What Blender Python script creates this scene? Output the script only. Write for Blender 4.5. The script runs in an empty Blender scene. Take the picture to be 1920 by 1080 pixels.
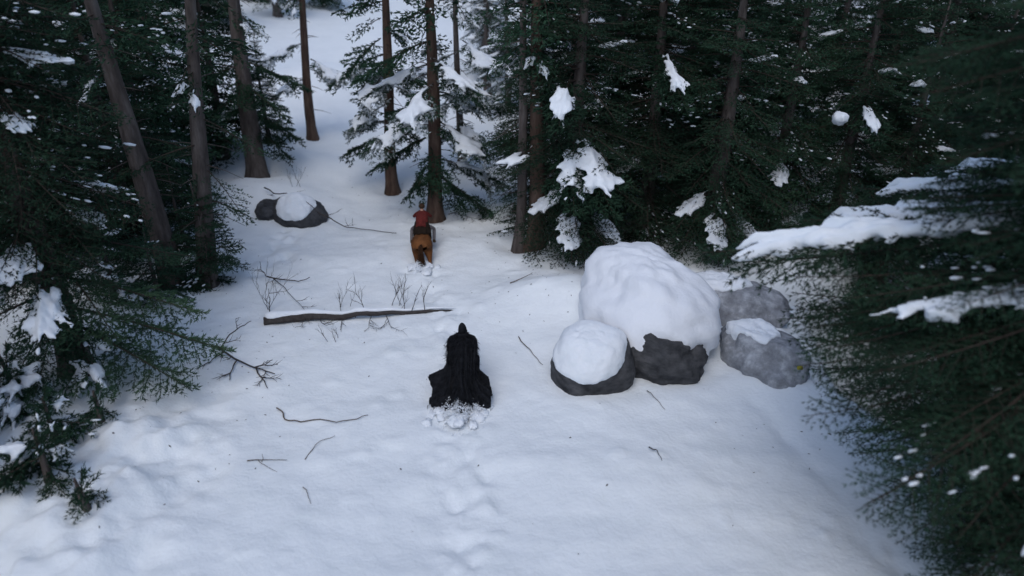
import bpy, math, random
import numpy as np
from mathutils import Vector, Matrix, Euler

rnd = random.Random(7)
NR = np.random.RandomState(7)
sc = bpy.context.scene
C = sc.collection

# ------------------------------------------------------------------ camera
UNIT = 1.5          # the place is laid out in units of 1.5 m; everything is brought to metres at the end
CAM_H = 7.0
PITCH = math.radians(27.0)
FPX = 1400.0
cam_d = bpy.data.cameras.new('camera')
cam = bpy.data.objects.new('camera', cam_d)
C.objects.link(cam)
cam.location = (0, 0, CAM_H * UNIT)
cam.rotation_euler = (math.pi / 2 - PITCH, 0, 0)
cam_d.sensor_width = 36
cam_d.lens = 36 * FPX / 1920
cam_d.clip_start = 0.05
cam_d.clip_end = 1500
cam_d.dof.use_dof = True
cam_d.dof.focus_distance = 13.5 * UNIT
cam_d.dof.aperture_fstop = 0.42 / UNIT
sc.camera = cam

# ------------------------------------------------------------------ world, sun, exposure
SUN_EL, SUN_AZ = math.radians(56), math.radians(-165)     # high soft light from behind cloud
w = bpy.data.worlds.new('World'); sc.world = w; w.use_nodes = True
nt = w.node_tree; nt.nodes.clear()
sky = nt.nodes.new('ShaderNodeTexSky'); sky.sky_type = 'NISHITA'; sky.sun_disc = False
sky.sun_elevation = SUN_EL; sky.sun_rotation = SUN_AZ
sky.air_density = 1.0; sky.dust_density = 1.1; sky.ozone_density = 1.0
bg = nt.nodes.new('ShaderNodeBackground'); bg.inputs[1].default_value = 0.15
wo = nt.nodes.new('ShaderNodeOutputWorld')
nt.links.new(sky.outputs[0], bg.inputs[0]); nt.links.new(bg.outputs[0], wo.inputs[0])
sd = bpy.data.lights.new('sun', 'SUN'); sd.energy = 0.8; sd.angle = math.radians(45); sd.color = (1.0, 0.99, 0.96)
so = bpy.data.objects.new('sun', sd); C.objects.link(so)
sv = Vector((math.sin(SUN_AZ) * math.cos(SUN_EL), math.cos(SUN_AZ) * math.cos(SUN_EL), math.sin(SUN_EL)))
so.rotation_euler = sv.to_track_quat('Z', 'Y').to_euler(); so.location = (0, 0, 40)
sc.view_settings.view_transform = 'Standard'; sc.view_settings.look = 'None'
sc.view_settings.gamma = 1; sc.view_settings.use_curve_mapping = False
sc.view_settings.exposure = 0.24
sc.render.engine = 'CYCLES'
sc.cycles.use_denoising = True
sc.cycles.max_bounces = 4; sc.cycles.diffuse_bounces = 3; sc.cycles.glossy_bounces = 1
sc.cycles.transparent_max_bounces = 4; sc.cycles.transmission_bounces = 1
sc.cycles.caustics_reflective = False; sc.cycles.caustics_refractive = False

# ------------------------------------------------------------------ numpy noise
def _h(ix, iy, iz):
    n = (ix.astype(np.int64) * 374761393 + iy.astype(np.int64) * 668265263 + iz.astype(np.int64) * 2147483647 + 1013904223) & 0xffffffff
    n = ((n ^ (n >> 13)) * 1274126177) & 0xffffffff
    n = (n ^ (n >> 16)) & 0xffff
    return n / 32767.5 - 1.0
def vn(x, y, z=0.0):
    x = np.asarray(x, float); y = np.asarray(y, float); z = np.asarray(z, float) + np.zeros_like(x)
    x0, y0, z0 = np.floor(x), np.floor(y), np.floor(z)
    fx, fy, fz = x - x0, y - y0, z - z0
    fx = fx * fx * (3 - 2 * fx); fy = fy * fy * (3 - 2 * fy); fz = fz * fz * (3 - 2 * fz)
    r = 0
    for dx in (0, 1):
        for dy in (0, 1):
            for dz in (0, 1):
                wgt = (fx if dx else 1 - fx) * (fy if dy else 1 - fy) * (fz if dz else 1 - fz)
                r = r + wgt * _h(x0 + dx, y0 + dy, z0 + dz)
    return r
def fbm(x, y, z=0.0, o=4):
    a, r, s = 1.0, 0, 1.0
    for i in range(o):
        r = r + a * vn(np.asarray(x) * s + i * 17.3, np.asarray(y) * s - i * 9.1, np.asarray(z) * s + i * 3.7)
        a *= 0.5; s *= 2.03
    return r
def sstep(a, b, t):
    t = np.clip((t - a) / (b - a), 0, 1)
    return t * t * (3 - 2 * t)

# ------------------------------------------------------------------ terrain height
def gauss(x, y, cx, cy, sx, sy, a, rot=0.0):
    c, s = math.cos(rot), math.sin(rot)
    u = (x - cx) * c + (y - cy) * s; v = -(x - cx) * s + (y - cy) * c
    return a * np.exp(-(u / sx) ** 2 - (v / sy) ** 2)
def polydist(x, y, pts):
    d = np.full(np.shape(x), 1e9)
    for (ax, ay), (bx, by) in zip(pts[:-1], pts[1:]):
        vx, vy = bx - ax, by - ay
        t = np.clip(((x - ax) * vx + (y - ay) * vy) / (vx * vx + vy * vy), 0, 1)
        d = np.minimum(d, np.hypot(x - ax - t * vx, y - ay - t * vy))
    return d
BANK = [(-20, 4.8), (4.0, 4.9), (6.3, 5.9), (7.6, 6.05), (8.75, 5.85), (9.67, 5.4), (10.3, 4.95), (12, 5.2), (14, 5.6), (16, 7.5), (20, 10.5), (26, 14), (60, 30)]
_by = np.array([b[0] for b in BANK]); _bx = np.array([b[1] for b in BANK])
TRACK_B = [(-0.55, 3.5), (-0.6, 6.0), (-0.72, 8.2), (-0.82, 9.6)]
TRACK_A = [(-.85, 10.6), (-1.2, 12.2), (-1.6, 13.4), (-1.95, 14.5)]
_hr = random.Random(12)
HOOF = []
for a_, b_ in list(zip(TRACK_B[:-1], TRACK_B[1:])) + list(zip(TRACK_A[:-1], TRACK_A[1:])):
    n_ = int(math.hypot(b_[0] - a_[0], b_[1] - a_[1]) / .24)
    for k_ in range(n_):
        HOOF.append((a_[0] + (b_[0] - a_[0]) * k_ / n_ + _hr.choice((-.17, .15, .05)) + _hr.uniform(-.16, .16), a_[1] + (b_[1] - a_[1]) * k_ / n_ + _hr.uniform(-.1, .1), _hr.uniform(.05, .11)))
WELLS = []     # (x, y, r) snow wells round the tree feet
def ground(x, y, detail=True):
    x = np.asarray(x, float); y = np.asarray(y, float)
    z = 0.10 * fbm(x * 0.22 + 5, y * 0.22, 0, 3) + 0.0 * x
    z = z + 0.065 * np.maximum(y - 19, 0) + 0.5 * sstep(22, 34, y) * (vn(x * .13, y * .1, 4) + .3)
    z = z + 0.07 * np.maximum(-x - 8, 0)
    # bank on the right
    e = x - np.interp(y, _by, _bx) + 0.22 * vn(y * 0.9, x * .3, 2)
    z = z - 2.6 * sstep(0.05, 2.4, e) * sstep(24, 15, y) + 0.12 * np.exp(-((e + 0.5) / 0.55) ** 2) * sstep(16, 11, y)
    # soft crease along the bank
    z = z - 0.06 * (.6 + .6 * vn(x * 2, y * 1.6, 4)) * np.exp(-((x - (3.95 + (9.8 - y) * 0.20) - .16 * vn(y * 1.3, 0 * x, 6)) / 0.17) ** 2) * sstep(10.6, 9.2, y) * sstep(4, 7, y)
    # mounds
    z = z + gauss(x, y, 1.05, 13.1, 1.3, 0.8, 0.42) + gauss(x, y, 3.6, 12.8, 1.4, 1.3, 0.25)
    z = z + gauss(x, y, -7.4, 19.0, 1.6, 1.0, 0.40, .3) + gauss(x, y, -6.6, 21.6, 1.2, .8, 0.45) + gauss(x, y, -9, 22, 2, 1.5, .5)
    z = z + gauss(x, y, -5.9, 18.7, 1.2, 0.8, 0.28) + gauss(x, y, -7.2, 8.0, 2.0, 1.8, 0.45) + gauss(x, y, -9.5, 11, 2.5, 2.5, 0.5)
    z = z + gauss(x, y, -7.4, 29.5, 2.6, 1.5, 1.1, -.3) + gauss(x, y, -4.2, 31.0, 2.2, 1.6, 1.0) + gauss(x, y, -2.2, 26.0, 1.6, 1.0, .3)
    z = z + gauss(x, y, 0.2, 26.0, 2.6, 2.0, .5)
    z = z + gauss(x, y, 4.55, 10.2, .9, .5, .06) + gauss(x, y, 3.5, 11.6, .6, .4, .15) + gauss(x, y, 1.3, 11.4, .7, .5, .15) + gauss(x, y, -3.4, 15.2, 1.8, .6, .12, .3) + gauss(x, y, 1.6, 8.0, 1.8, .7, .10, -.2)
    if detail:
        z = z + 0.028 * fbm(x * 1.5, y * 1.9, 1, 4) + 0.007 * fbm(x * 7, y * 7, 2, 3)
        cl = sstep(.35, .75, vn(x * 3.3, y * 3.3, 12)) * sstep(.1, .5, vn(x * .5, y * .5, 3)); z = z + .03 * cl
        for tr, wd, dp in ((TRACK_B, .34, .06), (TRACK_A, .26, .05)):
            d = polydist(x, y, tr) + 0.22 * vn(x * 2, y * 2, 8)
            m = sstep(wd + .4, wd - .25, d)
            z = z - dp * m * (0.35 + 1.1 * vn(x * 3.1, y * 3.1, 3)) + 0.03 * m * fbm(x * 6, y * 6, 5, 3)
        for hx, hy, hr in HOOF:
            d2 = ((x - hx) / hr) ** 2 + ((y - hy) / (hr * 1.7)) ** 2
            z = z - .02 * (1 + .6 * vn(x * 8, y * 8, 2)) * np.exp(-d2 ** 1.3) + .012 * np.exp(-((np.sqrt(d2) - 1.45) / .4) ** 2)
        d = polydist(x, y, [(-5.6, 14.6), (-5.2, 15.4), (-5.5, 16.6)]) + .1 * vn(x * 3, y * 3, 1)
        z = z - 0.07 * sstep(.5, .2, d) * (vn(x * 4.5, y * 4.5, 9) + .5)
        # lumpy snow fallen from the boughs at the lower left
        m = sstep(-3.4, -5.2, x) * sstep(10.5, 8.5, y)
        z = z + m * (0.16 * fbm(x * 1.6, y * 1.6, 6, 3) + .03 * fbm(x * 6, y * 6, 7, 2))
        m = sstep(-.3, .35, e) * sstep(13, 10, y)
        z = z + m * 0.16 * fbm(x * 1.7, y * 1.7, 16, 3)
    for (wx, wy, r) in WELLS:
        d = np.hypot(x - wx, y - wy)
        z = z - 0.16 * np.exp(-(d / (r * 1.6)) ** 2) + 0.05 * np.exp(-((d - r * 3) / (r * 1.2)) ** 2)
    return z
def gz(x, y): return float(ground(np.array([x]), np.array([y]))[0])
cp, sp = math.cos(PITCH), math.sin(PITCH)
def ray(px, py):
    a, b = (px - 960) / FPX, (540 - py) / FPX
    return Vector((a, cp + b * sp, -sp + b * cp))
def at(px, py, h=0.0):
    """point h above the ground surface seen at this place of the photograph"""
    d = ray(px, py); t = (CAM_H - h) / -d.z
    lo, hi = 2.0, 130.0
    ts = np.linspace(lo, hi, 1600)
    zz = CAM_H + d.z * ts - ground(d.x * ts, d.y * ts, False) - h
    k = np.argmax(zz < 0)
    t = ts[max(k - 1, 0)] if zz[k] < 0 else t
    t2 = np.linspace(t, t + (hi - lo) / 1599, 40)
    zz = CAM_H + d.z * t2 - ground(d.x * t2, d.y * t2, True) - h
    k = int(np.argmax(zz < 0)) if (zz < 0).any() else 39
    t = t2[k]
    x, y = d.x * t, d.y * t
    return Vector((x, y, gz(x, y) + h))

# ------------------------------------------------------------------ materials
def mat(name):
    m = bpy.data.materials.new(name); m.use_nodes = True
    n = m.node_tree; b = n.nodes['Principled BSDF']
    return m, n, b
def noise_mat(name, cols, scale, rough=0.9, bump=0.0, bscale=None, detail=6, stretch=(1, 1, 1), spec=0.2, dist=0.02, coord='Object'):
    m, n, b = mat(name)
    tc = n.nodes.new('ShaderNodeTexCoord'); mp = n.nodes.new('ShaderNodeMapping'); mp.inputs['Scale'].default_value = stretch
    n.links.new(tc.outputs[coord], mp.inputs[0])
    t = n.nodes.new('ShaderNodeTexNoise'); t.inputs['Scale'].default_value = scale; t.inputs['Detail'].default_value = detail
    t.inputs['Roughness'].default_value = 0.65
    n.links.new(mp.outputs[0], t.inputs[0])
    r = n.nodes.new('ShaderNodeValToRGB')
    e = r.color_ramp.elements
    e[0].position = 0.3; e[-1].position = 0.7
    e[0].color = (*cols[0], 1); e[-1].color = (*cols[-1], 1)
    for i, c in enumerate(cols[1:-1]):
        q = e.new(0.3 + 0.4 * (i + 1) / (len(cols) - 1)); q.color = (*c, 1)
    n.links.new(t.outputs[0], r.inputs[0]); n.links.new(r.outputs[0], b.inputs['Base Color'])
    b.inputs['Roughness'].default_value = rough
    b.inputs['Specular IOR Level'].default_value = spec
    if bump:
        t2 = n.nodes.new('ShaderNodeTexNoise'); t2.inputs['Scale'].default_value = bscale or scale * 3; t2.inputs['Detail'].default_value = 8
        n.links.new(mp.outputs[0], t2.inputs[0])
        bp = n.nodes.new('ShaderNodeBump'); bp.inputs['Strength'].default_value = bump; bp.inputs['Distance'].default_value = dist
        n.links.new(t2.outputs[0], bp.inputs['Height']); n.links.new(bp.outputs[0], b.inputs['Normal'])
    return m, n, b, r
M = {}
M['snow'] = noise_mat('snow', [(.75, .785, .80), (.79, .82, .84), (.82, .85, .86)], 1.3, .75, .9, 16, spec=.25, dist=.02)[0]
M['clump'] = noise_mat('clumped_snow', [(.74, .78, .82), (.83, .85, .88)], 5, .8, .6, 22, spec=.2, dist=.02)[0]
M['bark'] = noise_mat('bark', [(.04, .033, .031), (.085, .07, .064), (.15, .13, .12)], 7, .95, 1.0, 14, stretch=(1, 1, .22), dist=.03)[0]
M['redbark'] = noise_mat('red_bark', [(.035, .024, .02), (.08, .05, .038), (.13, .09, .07)], 7, .95, 1.0, 14, stretch=(1, 1, .22), dist=.03)[0]
M['twig'] = noise_mat('twig', [(.03, .022, .018), (.06, .045, .037)], 20, .95)[0]
M['stick'] = noise_mat('dead_wood', [(.035, .03, .03), (.08, .07, .065)], 14, .95, .6, 40)[0]
M['grass'] = noise_mat('dry_stem', [(.11, .09, .075), (.17, .14, .12)], 14, .95)[0]
M['rock'] = noise_mat('dark_rock', [(.022, .023, .026), (.055, .056, .06), (.10, .10, .105)], 3.5, .85, 1.0, 7, stretch=(1, 1, 1.6), dist=.06)[0]
M['frostrock'] = noise_mat('frosted_granite', [(.15, .155, .17), (.27, .28, .30), (.50, .52, .55)], 5, .9, .8, 30, detail=14, dist=.02)[0]

def needle_mat(name, c0, c1, c2):
    m, n, b, r = noise_mat(name, [c0, c1, c2], 1.6, .75, spec=.12)
    oi = n.nodes.new('ShaderNodeObjectInfo'); hs = n.nodes.new('ShaderNodeHueSaturation')
    mr = n.nodes.new('ShaderNodeMapRange'); mr.inputs[3].default_value = .7; mr.inputs[4].default_value = 1.25
    n.links.new(oi.outputs['Random'], mr.inputs[0]); n.links.new(mr.outputs[0], hs.inputs['Value'])
    n.links.new(r.outputs[0], hs.inputs['Color']); n.links.new(hs.outputs[0], b.inputs['Base Color'])
    return m
M['needle'] = needle_mat('spruce_needles', (.011, .028, .017), (.022, .052, .030), (.042, .085, .047))
M['needle_light'] = needle_mat('fir_needles', (.02, .045, .025), (.04, .08, .045), (.065, .11, .06))
def frosted(name, src):
    m = M[src].copy(); m.name = name; n = m.node_tree; b = n.nodes['Principled BSDF']; src_ = b.inputs['Base Color'].links[0].from_socket
    tc = n.nodes.new('ShaderNodeTexCoord'); t = n.nodes.new('ShaderNodeTexNoise'); t.inputs['Scale'].default_value = 2.6; t.inputs['Detail'].default_value = 9; t.inputs['Roughness'].default_value = .75
    n.links.new(tc.outputs['Object'], t.inputs[0]); mr = n.nodes.new('ShaderNodeMapRange'); mr.inputs[1].default_value = .50; mr.inputs[2].default_value = .60
    mx = n.nodes.new('ShaderNodeMix'); mx.data_type = 'RGBA'; mx.inputs[7].default_value = (.72, .76, .80, 1)
    n.links.new(t.outputs[0], mr.inputs[0]); n.links.new(mr.outputs[0], mx.inputs[0]); n.links.new(src_, mx.inputs[6]); n.links.new(mx.outputs[2], b.inputs['Base Color'])
    return m
M['needle_frost'] = frosted('frosted_needles', 'needle')
def snow_over_rock(name, rockc, thr):
    """thin snow that lets grey rock show through in speckles"""
    m, n, b, r = noise_mat(name, [rockc, (.6, .62, .66), (.80, .82, .86)], 2.2, .8, .7, 18, detail=12, dist=.02)
    r.color_ramp.elements[0].position = thr; r.color_ramp.elements[1].position = thr + .05; r.color_ramp.elements[2].position = thr + .13
    return m
M['thinsnow'] = snow_over_rock('wind_thinned_snow', (.42, .43, .46), .20)

# ------------------------------------------------------------------ mesh helpers
def np_mesh(name, V, F, mats, mi=None, smooth=False):
    me = bpy.data.meshes.new(name)
    V = np.asarray(V, np.float32); F = np.asarray(F, np.int32)
    k = F.shape[1]
    me.vertices.add(len(V)); me.vertices.foreach_set('co', V.ravel())
    me.loops.add(F.size); me.loops.foreach_set('vertex_index', F.ravel())
    me.polygons.add(len(F)); me.polygons.foreach_set('loop_start', np.arange(0, F.size, k, dtype=np.int32))
    me.polygons.foreach_set('loop_total', np.full(len(F), k, np.int32))
    if mi is not None: me.polygons.foreach_set('material_index', np.asarray(mi, np.int32))
    me.polygons.foreach_set('use_smooth', np.full(len(F), bool(smooth)))
    for m in mats: me.materials.append(M[m] if isinstance(m, str) else m)
    me.update(calc_edges=True); me.validate()
    return me
def link(name, me, parent=None, loc=None):
    o = bpy.data.objects.new(name, me); C.objects.link(o)
    if parent: o.parent = parent
    if loc is not None: o.location = loc
    return o
def tag(o, label=None, cat=None, group=None, kind=None):
    if label: o['label'] = label
    if cat: o['category'] = cat
    if group: o['group'] = group
    if kind: o['kind'] = kind
    return o
def thing(name, label, cat, loc=(0, 0, 0), rot=(0, 0, 0), group=None):
    o = bpy.data.objects.new(name, None); C.objects.link(o); o.location = loc; o.rotation_euler = rot
    o.empty_display_size = .2
    return tag(o, label, cat, group)
def part(name, V, F, mats, parent, mi=None, smooth=True, loc=None):
    return link(name, np_mesh(name, V, F, mats, mi, smooth), parent, loc)
class Geo:
    def __init__(s): s.V = []; s.F = []; s.m = []; s.n = 0
    def add(s, V, F, m=0):
        V = np.asarray(V, float).reshape(-1, 3); F = np.asarray(F, int)
        if F.shape[1] == 4: F = np.concatenate([F[:, [0, 1, 2]], F[:, [0, 2, 3]]])
        s.V.append(V); s.F.append(F + s.n); s.n += len(V)
        s.m.append(np.full(len(F), m) if np.isscalar(m) else np.asarray(m))
    def get(s): return np.concatenate(s.V), np.concatenate(s.F), np.concatenate(s.m)
def tube(pts, rad, n=6, cap=True, jit=None):
    pts = np.asarray(pts, float); rad = np.broadcast_to(np.asarray(rad, float), (len(pts),))
    T = np.gradient(pts, axis=0); T /= np.linalg.norm(T, axis=1)[:, None] + 1e-9
    ref = np.array([0, 0, 1.0]) if abs(T[:, 2]).mean() < .8 else np.array([1.0, 0, 0])
    A = np.cross(T, ref); A /= np.linalg.norm(A, axis=1)[:, None] + 1e-9
    B = np.cross(T, A)
    th = np.arange(n) / n * 2 * math.pi
    R = rad[:, None] * (np.ones((len(pts), n)) if jit is None else jit)
    V = pts[:, None] + R[..., None] * (np.cos(th)[None, :, None] * A[:, None] + np.sin(th)[None, :, None] * B[:, None])
    V = V.reshape(-1, 3)
    i = np.arange(len(pts) - 1)[:, None] * n; j = np.arange(n)[None]; j2 = (j + 1) % n
    Q = np.stack([i + j, i + j2, i + n + j2, i + n + j], -1).reshape(-1, 4)
    F = np.concatenate([Q[:, [0, 1, 2]], Q[:, [0, 2, 3]]])
    if cap:
        V = np.concatenate([V, pts[:1], pts[-1:]]); a, b = len(V) - 2, len(V) - 1
        j = np.arange(n); o = (len(pts) - 1) * n
        F = np.concatenate([F, np.stack([np.full(n, a), (j + 1) % n, j], -1), np.stack([np.full(n, b), o + j, o + (j + 1) % n], -1)])
    return V, F
import bmesh
def ico(sub):
    bm = bmesh.new(); bmesh.ops.create_icosphere(bm, subdivisions=sub, radius=1)
    bm.verts.ensure_lookup_table()
    V = np.array([v.co[:] for v in bm.verts]); F = np.array([[v.index for v in f.verts] for f in bm.faces]); bm.free()
    return V, F
ICO = {k: ico(k) for k in (1, 2, 3, 5, 6)}

# ------------------------------------------------------------------ ground
# bases of the trees named one by one come first: the snow sinks round their feet
TR = dict(T1=(325, 530), T2=(386, 528), T3=(482, 328), T4=(586, 254), T5=(736, 355), T6=(816, 405), T7=(972, 460), T8=(1004, 462), T9=(866, 312), TL=(142, 685))
BASE = {k: at(*v) for k, v in TR.items()}
for k in ('T1', 'T2', 'T3', 'T4', 'T5', 'T6', 'T7', 'TL'):
    WELLS.append((BASE[k].x, BASE[k].y, .26))
for k in BASE: BASE[k].z = gz(BASE[k].x, BASE[k].y)

def axis_pts(lo, a, b, hi, step, g=1.09):
    mid = list(np.arange(a, b, step)); L = []; x, s = a, step
    while x > lo: s *= g; x -= s; L.append(x)
    R = []; x, s = mid[-1], step
    while x < hi: s *= g; x += s; R.append(x)
    return np.array(L[::-1] + mid + R)
xs = axis_pts(-170, -7.5, 6.5, 170, .055); ys = axis_pts(-60, 5.0, 19, 220, .055)
X, Y = np.meshgrid(xs, ys); Z = ground(X, Y)
i = np.arange(len(ys) - 1)[:, None] * len(xs); j = np.arange(len(xs) - 1)[None]
Q = np.stack([i + j, i + j + 1, i + len(xs) + j + 1, i + len(xs) + j], -1).reshape(-1, 4)
g = link('snow_ground', np_mesh('snow_ground', np.stack([X, Y, Z], -1).reshape(-1, 3), Q, ['snow'], smooth=True))
tag(g, 'blue-white snow covering the forest clearing and slope', kind='structure')

# ------------------------------------------------------------------ spruce boughs
def shoots(L, rg, dens=1.0, droop=.25, hang=.35):
    """centre axis, side shoots and sub-shoots of one bough, along +X, tip drooping"""
    S = []       # (p0, p1, r0)
    def axis(s):
        t = s / L
        return np.array([s, .06 * L * math.sin(2.2 * t + ph), -droop * L * t ** 1.6 + .06 * L * t ** 4])
    ph = rg.uniform(0, 6)
    n = max(5, int(L / .16))
    pts = [axis(L * k / n) for k in range(n + 1)]
    main = (pts, .006 + .008 * L)
    s = .10 * L + .05; side = 1
    while s < L * .985:
        p = axis(s); side = -side
        l = min((L - s) * .62 + .10, .62) * rg.uniform(.7, 1.15) * min(1, .5 + 1.2 * s / L)
        ang = math.radians(rg.uniform(42, 66)) * side
        d = np.array([math.cos(ang), math.sin(ang), -rg.uniform(.02, hang)])
        q = p + d * l
        S.append((p, q, .003 + .004 * l))
        if l > .13:
            u = .05
            sd2 = 1
            while u < l * .95:
                sd2 = -sd2; pp = p + d * u
                ll = min((l - u) * .6 + .05, .17) * rg.uniform(.7, 1.2)
                a2 = ang + math.radians(rg.uniform(38, 58)) * sd2
                S.append((pp, pp + np.array([math.cos(a2), math.sin(a2), -rg.uniform(.1, .6)]) * ll, .002))
                u += .062 / dens
        s += rg.uniform(.06, .09) / dens
    for k in range(n):
        S.append((pts[k], pts[k + 1], 0))
    return main, S
def bough(L, rg, seg=.05, k=3, nl=.04, nw=.018, dens=1.0, droop=.25, hang=.35, bare=0.0, stems=True):
    main, S = shoots(L, rg, dens, droop, hang)
    G = Geo()
    P0 = np.array([s[0] for s in S]); P1 = np.array([s[1] for s in S])
    ln = np.linalg.norm(P1 - P0, axis=1)
    cnt = np.maximum(1, (ln / seg).astype(int))
    idx = np.repeat(np.arange(len(S)), cnt)
    off = np.concatenate([np.arange(c) for c in cnt]); t = (off + NR.rand(len(off))) / cnt[idx]
    D = (P1 - P0) / (ln[:, None] + 1e-9)
    p = P0[idx] + (P1 - P0)[idx] * t[:, None]; d = D[idx]
    if bare: 
        keep = p[:, 0] > bare * L; p, d = p[keep], d[keep]
    p = np.repeat(p, k, 0); d = np.repeat(d, k, 0); N = len(p)
    r = NR.randn(N, 3); r[:, 2] += .25; r -= (r * d).sum(1)[:, None] * d; r /= np.linalg.norm(r, axis=1)[:, None] + 1e-9
    s = np.cross(d, r)
    ll = nl * NR.uniform(.7, 1.25, N)[:, None]
    wv = (d * .8 + s * .6); wv /= np.linalg.norm(wv, axis=1)[:, None]
    V = np.stack([p - wv * nw * .5, p + wv * nw * .5, p + (r * .62 + d * .8) * ll], 1).reshape(-1, 3)
    G.add(V, np.arange(3 * N).reshape(-1, 3), 0)
    V, F = tube(main[0], np.linspace(main[1], .003, len(main[0])), 4); G.add(V, F, 1)
    if stems:
        for a, b, r0 in S:
            if r0 >= .0036:
                V, F = tube([a, (a + b) / 2, b], [r0, r0 * .7, .0015], 3, cap=False); G.add(V, F, 1)
    # snow pad that rests on this bough: ellipsoids strung along its shoots
    SG = Geo(); IV, IF = ICO[2]; cut = (rg.uniform(.2, .5), rg.uniform(.6, 1.0)); padp = rg.uniform(.35, .65)
    big = [x for x in S if np.linalg.norm(x[1] - x[0]) > .12]
    for a, b, _ in big:
        if rg.random() < padp * (1.6 if cut[0] < a[0] / L < cut[1] else .25):
            c = a + (b - a) * rg.uniform(.2, .7); v = b - a; l = np.linalg.norm(v); v = v / l
            az = math.atan2(v[1], v[0])
            sx, sy, sz = l * rg.uniform(.25, .55) + .02, rg.uniform(.03, .07) + .06 * l, rg.uniform(.025, .05)
            W = IV * [sx, sy, sz] * (1 + .16 * fbm(IV[:, 0] * 2 + a[0] * 9, IV[:, 1] * 2, IV[:, 2] * 2 + b[1] * 7, 2))[:, None]
            ca, sa = math.cos(az), math.sin(az)
            W = np.stack([W[:, 0] * ca - W[:, 1] * sa, W[:, 0] * sa + W[:, 1] * ca, W[:, 2] + W[:, 0] * v[2]], -1) + c + [0, 0, sz * .55 + .012]
            SG.add(W, IF, 0)
    V, F = None, None
    pts = np.array(main[0])
    k0 = len(pts) // 3
    for k_ in range(k0, len(pts) - 1):
        if not (cut[0] < k_ / len(pts) < cut[1]) or rg.random() < .25: continue
        W = IV * [.13, rg.uniform(.05, .10), rg.uniform(.035, .06)] * (1 + .2 * vn(IV[:, 0] * 2 + k_, IV[:, 1] * 2, IV[:, 2] * 2))[:, None]
        SG.add(W + pts[k_] + [0, 0, .05], IF, 0)
    DG = Geo(); DV, DF = ICO[1]
    for _ in range(max(4, int(9 * L))):
        a, b, _r = S[rg.randrange(len(S))]; c = a + (b - a) * rg.random()
        DG.add(DV * [rg.uniform(.025, .09), rg.uniform(.012, .03), rg.uniform(.012, .022)] * rg.uniform(.6, 1.3) + c + [0, 0, .018], DF, 0)
    if not SG.n: SG.add(IV * [.1, .07, .04] + pts[len(pts) // 2], IF, 0)
    return G.get(), SG.get(), DG.get()
def remesh(V, F, vox):
    me = bpy.data.meshes.new('tmp'); me.from_pydata([tuple(v) for v in V], [], [tuple(f) for f in F.tolist()])
    o = bpy.data.objects.new('tmp', me); C.objects.link(o)
    q = o.modifiers.new('r', 'REMESH'); q.mode = 'VOXEL'; q.voxel_size = vox
    q = o.modifiers.new('s', 'SMOOTH'); q.iterations = 4; q.factor = .6
    dg = bpy.context.evaluated_depsgraph_get(); dg.update(); e = o.evaluated_get(dg); m2 = e.to_mesh(); m2.calc_loop_triangles()
    v = np.empty(len(m2.vertices) * 3); m2.vertices.foreach_get('co', v); v = v.reshape(-1, 3)
    f = np.empty(len(m2.loop_triangles) * 3, np.int32); m2.loop_triangles.foreach_get('vertices', f); f = f.reshape(-1, 3)
    e.to_mesh_clear(); bpy.data.objects.remove(o); bpy.data.meshes.remove(me)
    v = v + .010 * np.stack([fbm(v[:, 0] * 14 + k * 9, v[:, 1] * 14, v[:, 2] * 14, 2) for k in range(3)], -1)
    return v, f, np.zeros(len(f), int)
def templates(seed, lens, nvar=2, vox=.05, **kw):
    rg = random.Random(seed); out = []
    for L in lens:
        for v in range(nvar):
            g_, p_, d_ = bough(L, rg, **kw); out.append((L, g_, remesh(p_[0], p_[1], vox), d_))
    return out
T_mid = templates(1, (.5, .9, 1.4, 2.0, 2.7), 2, seg=.065, k=3, nl=.052, nw=.026)
T_far = templates(2, (.6, 1.2, 1.9, 2.6), 2, seg=.12, k=2, nl=.10, nw=.06, dens=.75, stems=False)
T_near = templates(3, (.8, 1.4, 2.1, 2.9), 1, seg=.034, k=4, nl=.044, nw=.014, dens=1.0, vox=.035)
T_nearc = templates(8, (1.2, 2.0, 2.8, 3.3), 1, seg=.05, k=4, nl=.05, nw=.013, dens=1.0, vox=.05)
T_tuft = templates(5, (.5, .8, 1.4, 2.1, 2.8), 1, seg=.04, k=4, nl=.075, nw=.026, dens=.95, hang=.9, droop=.2, vox=.04)
T_young = templates(4, (.3, .6, .95), 2, seg=.03, k=4, nl=.05, nw=.02, dens=.9, droop=.18, hang=.2, vox=.035)

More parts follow.
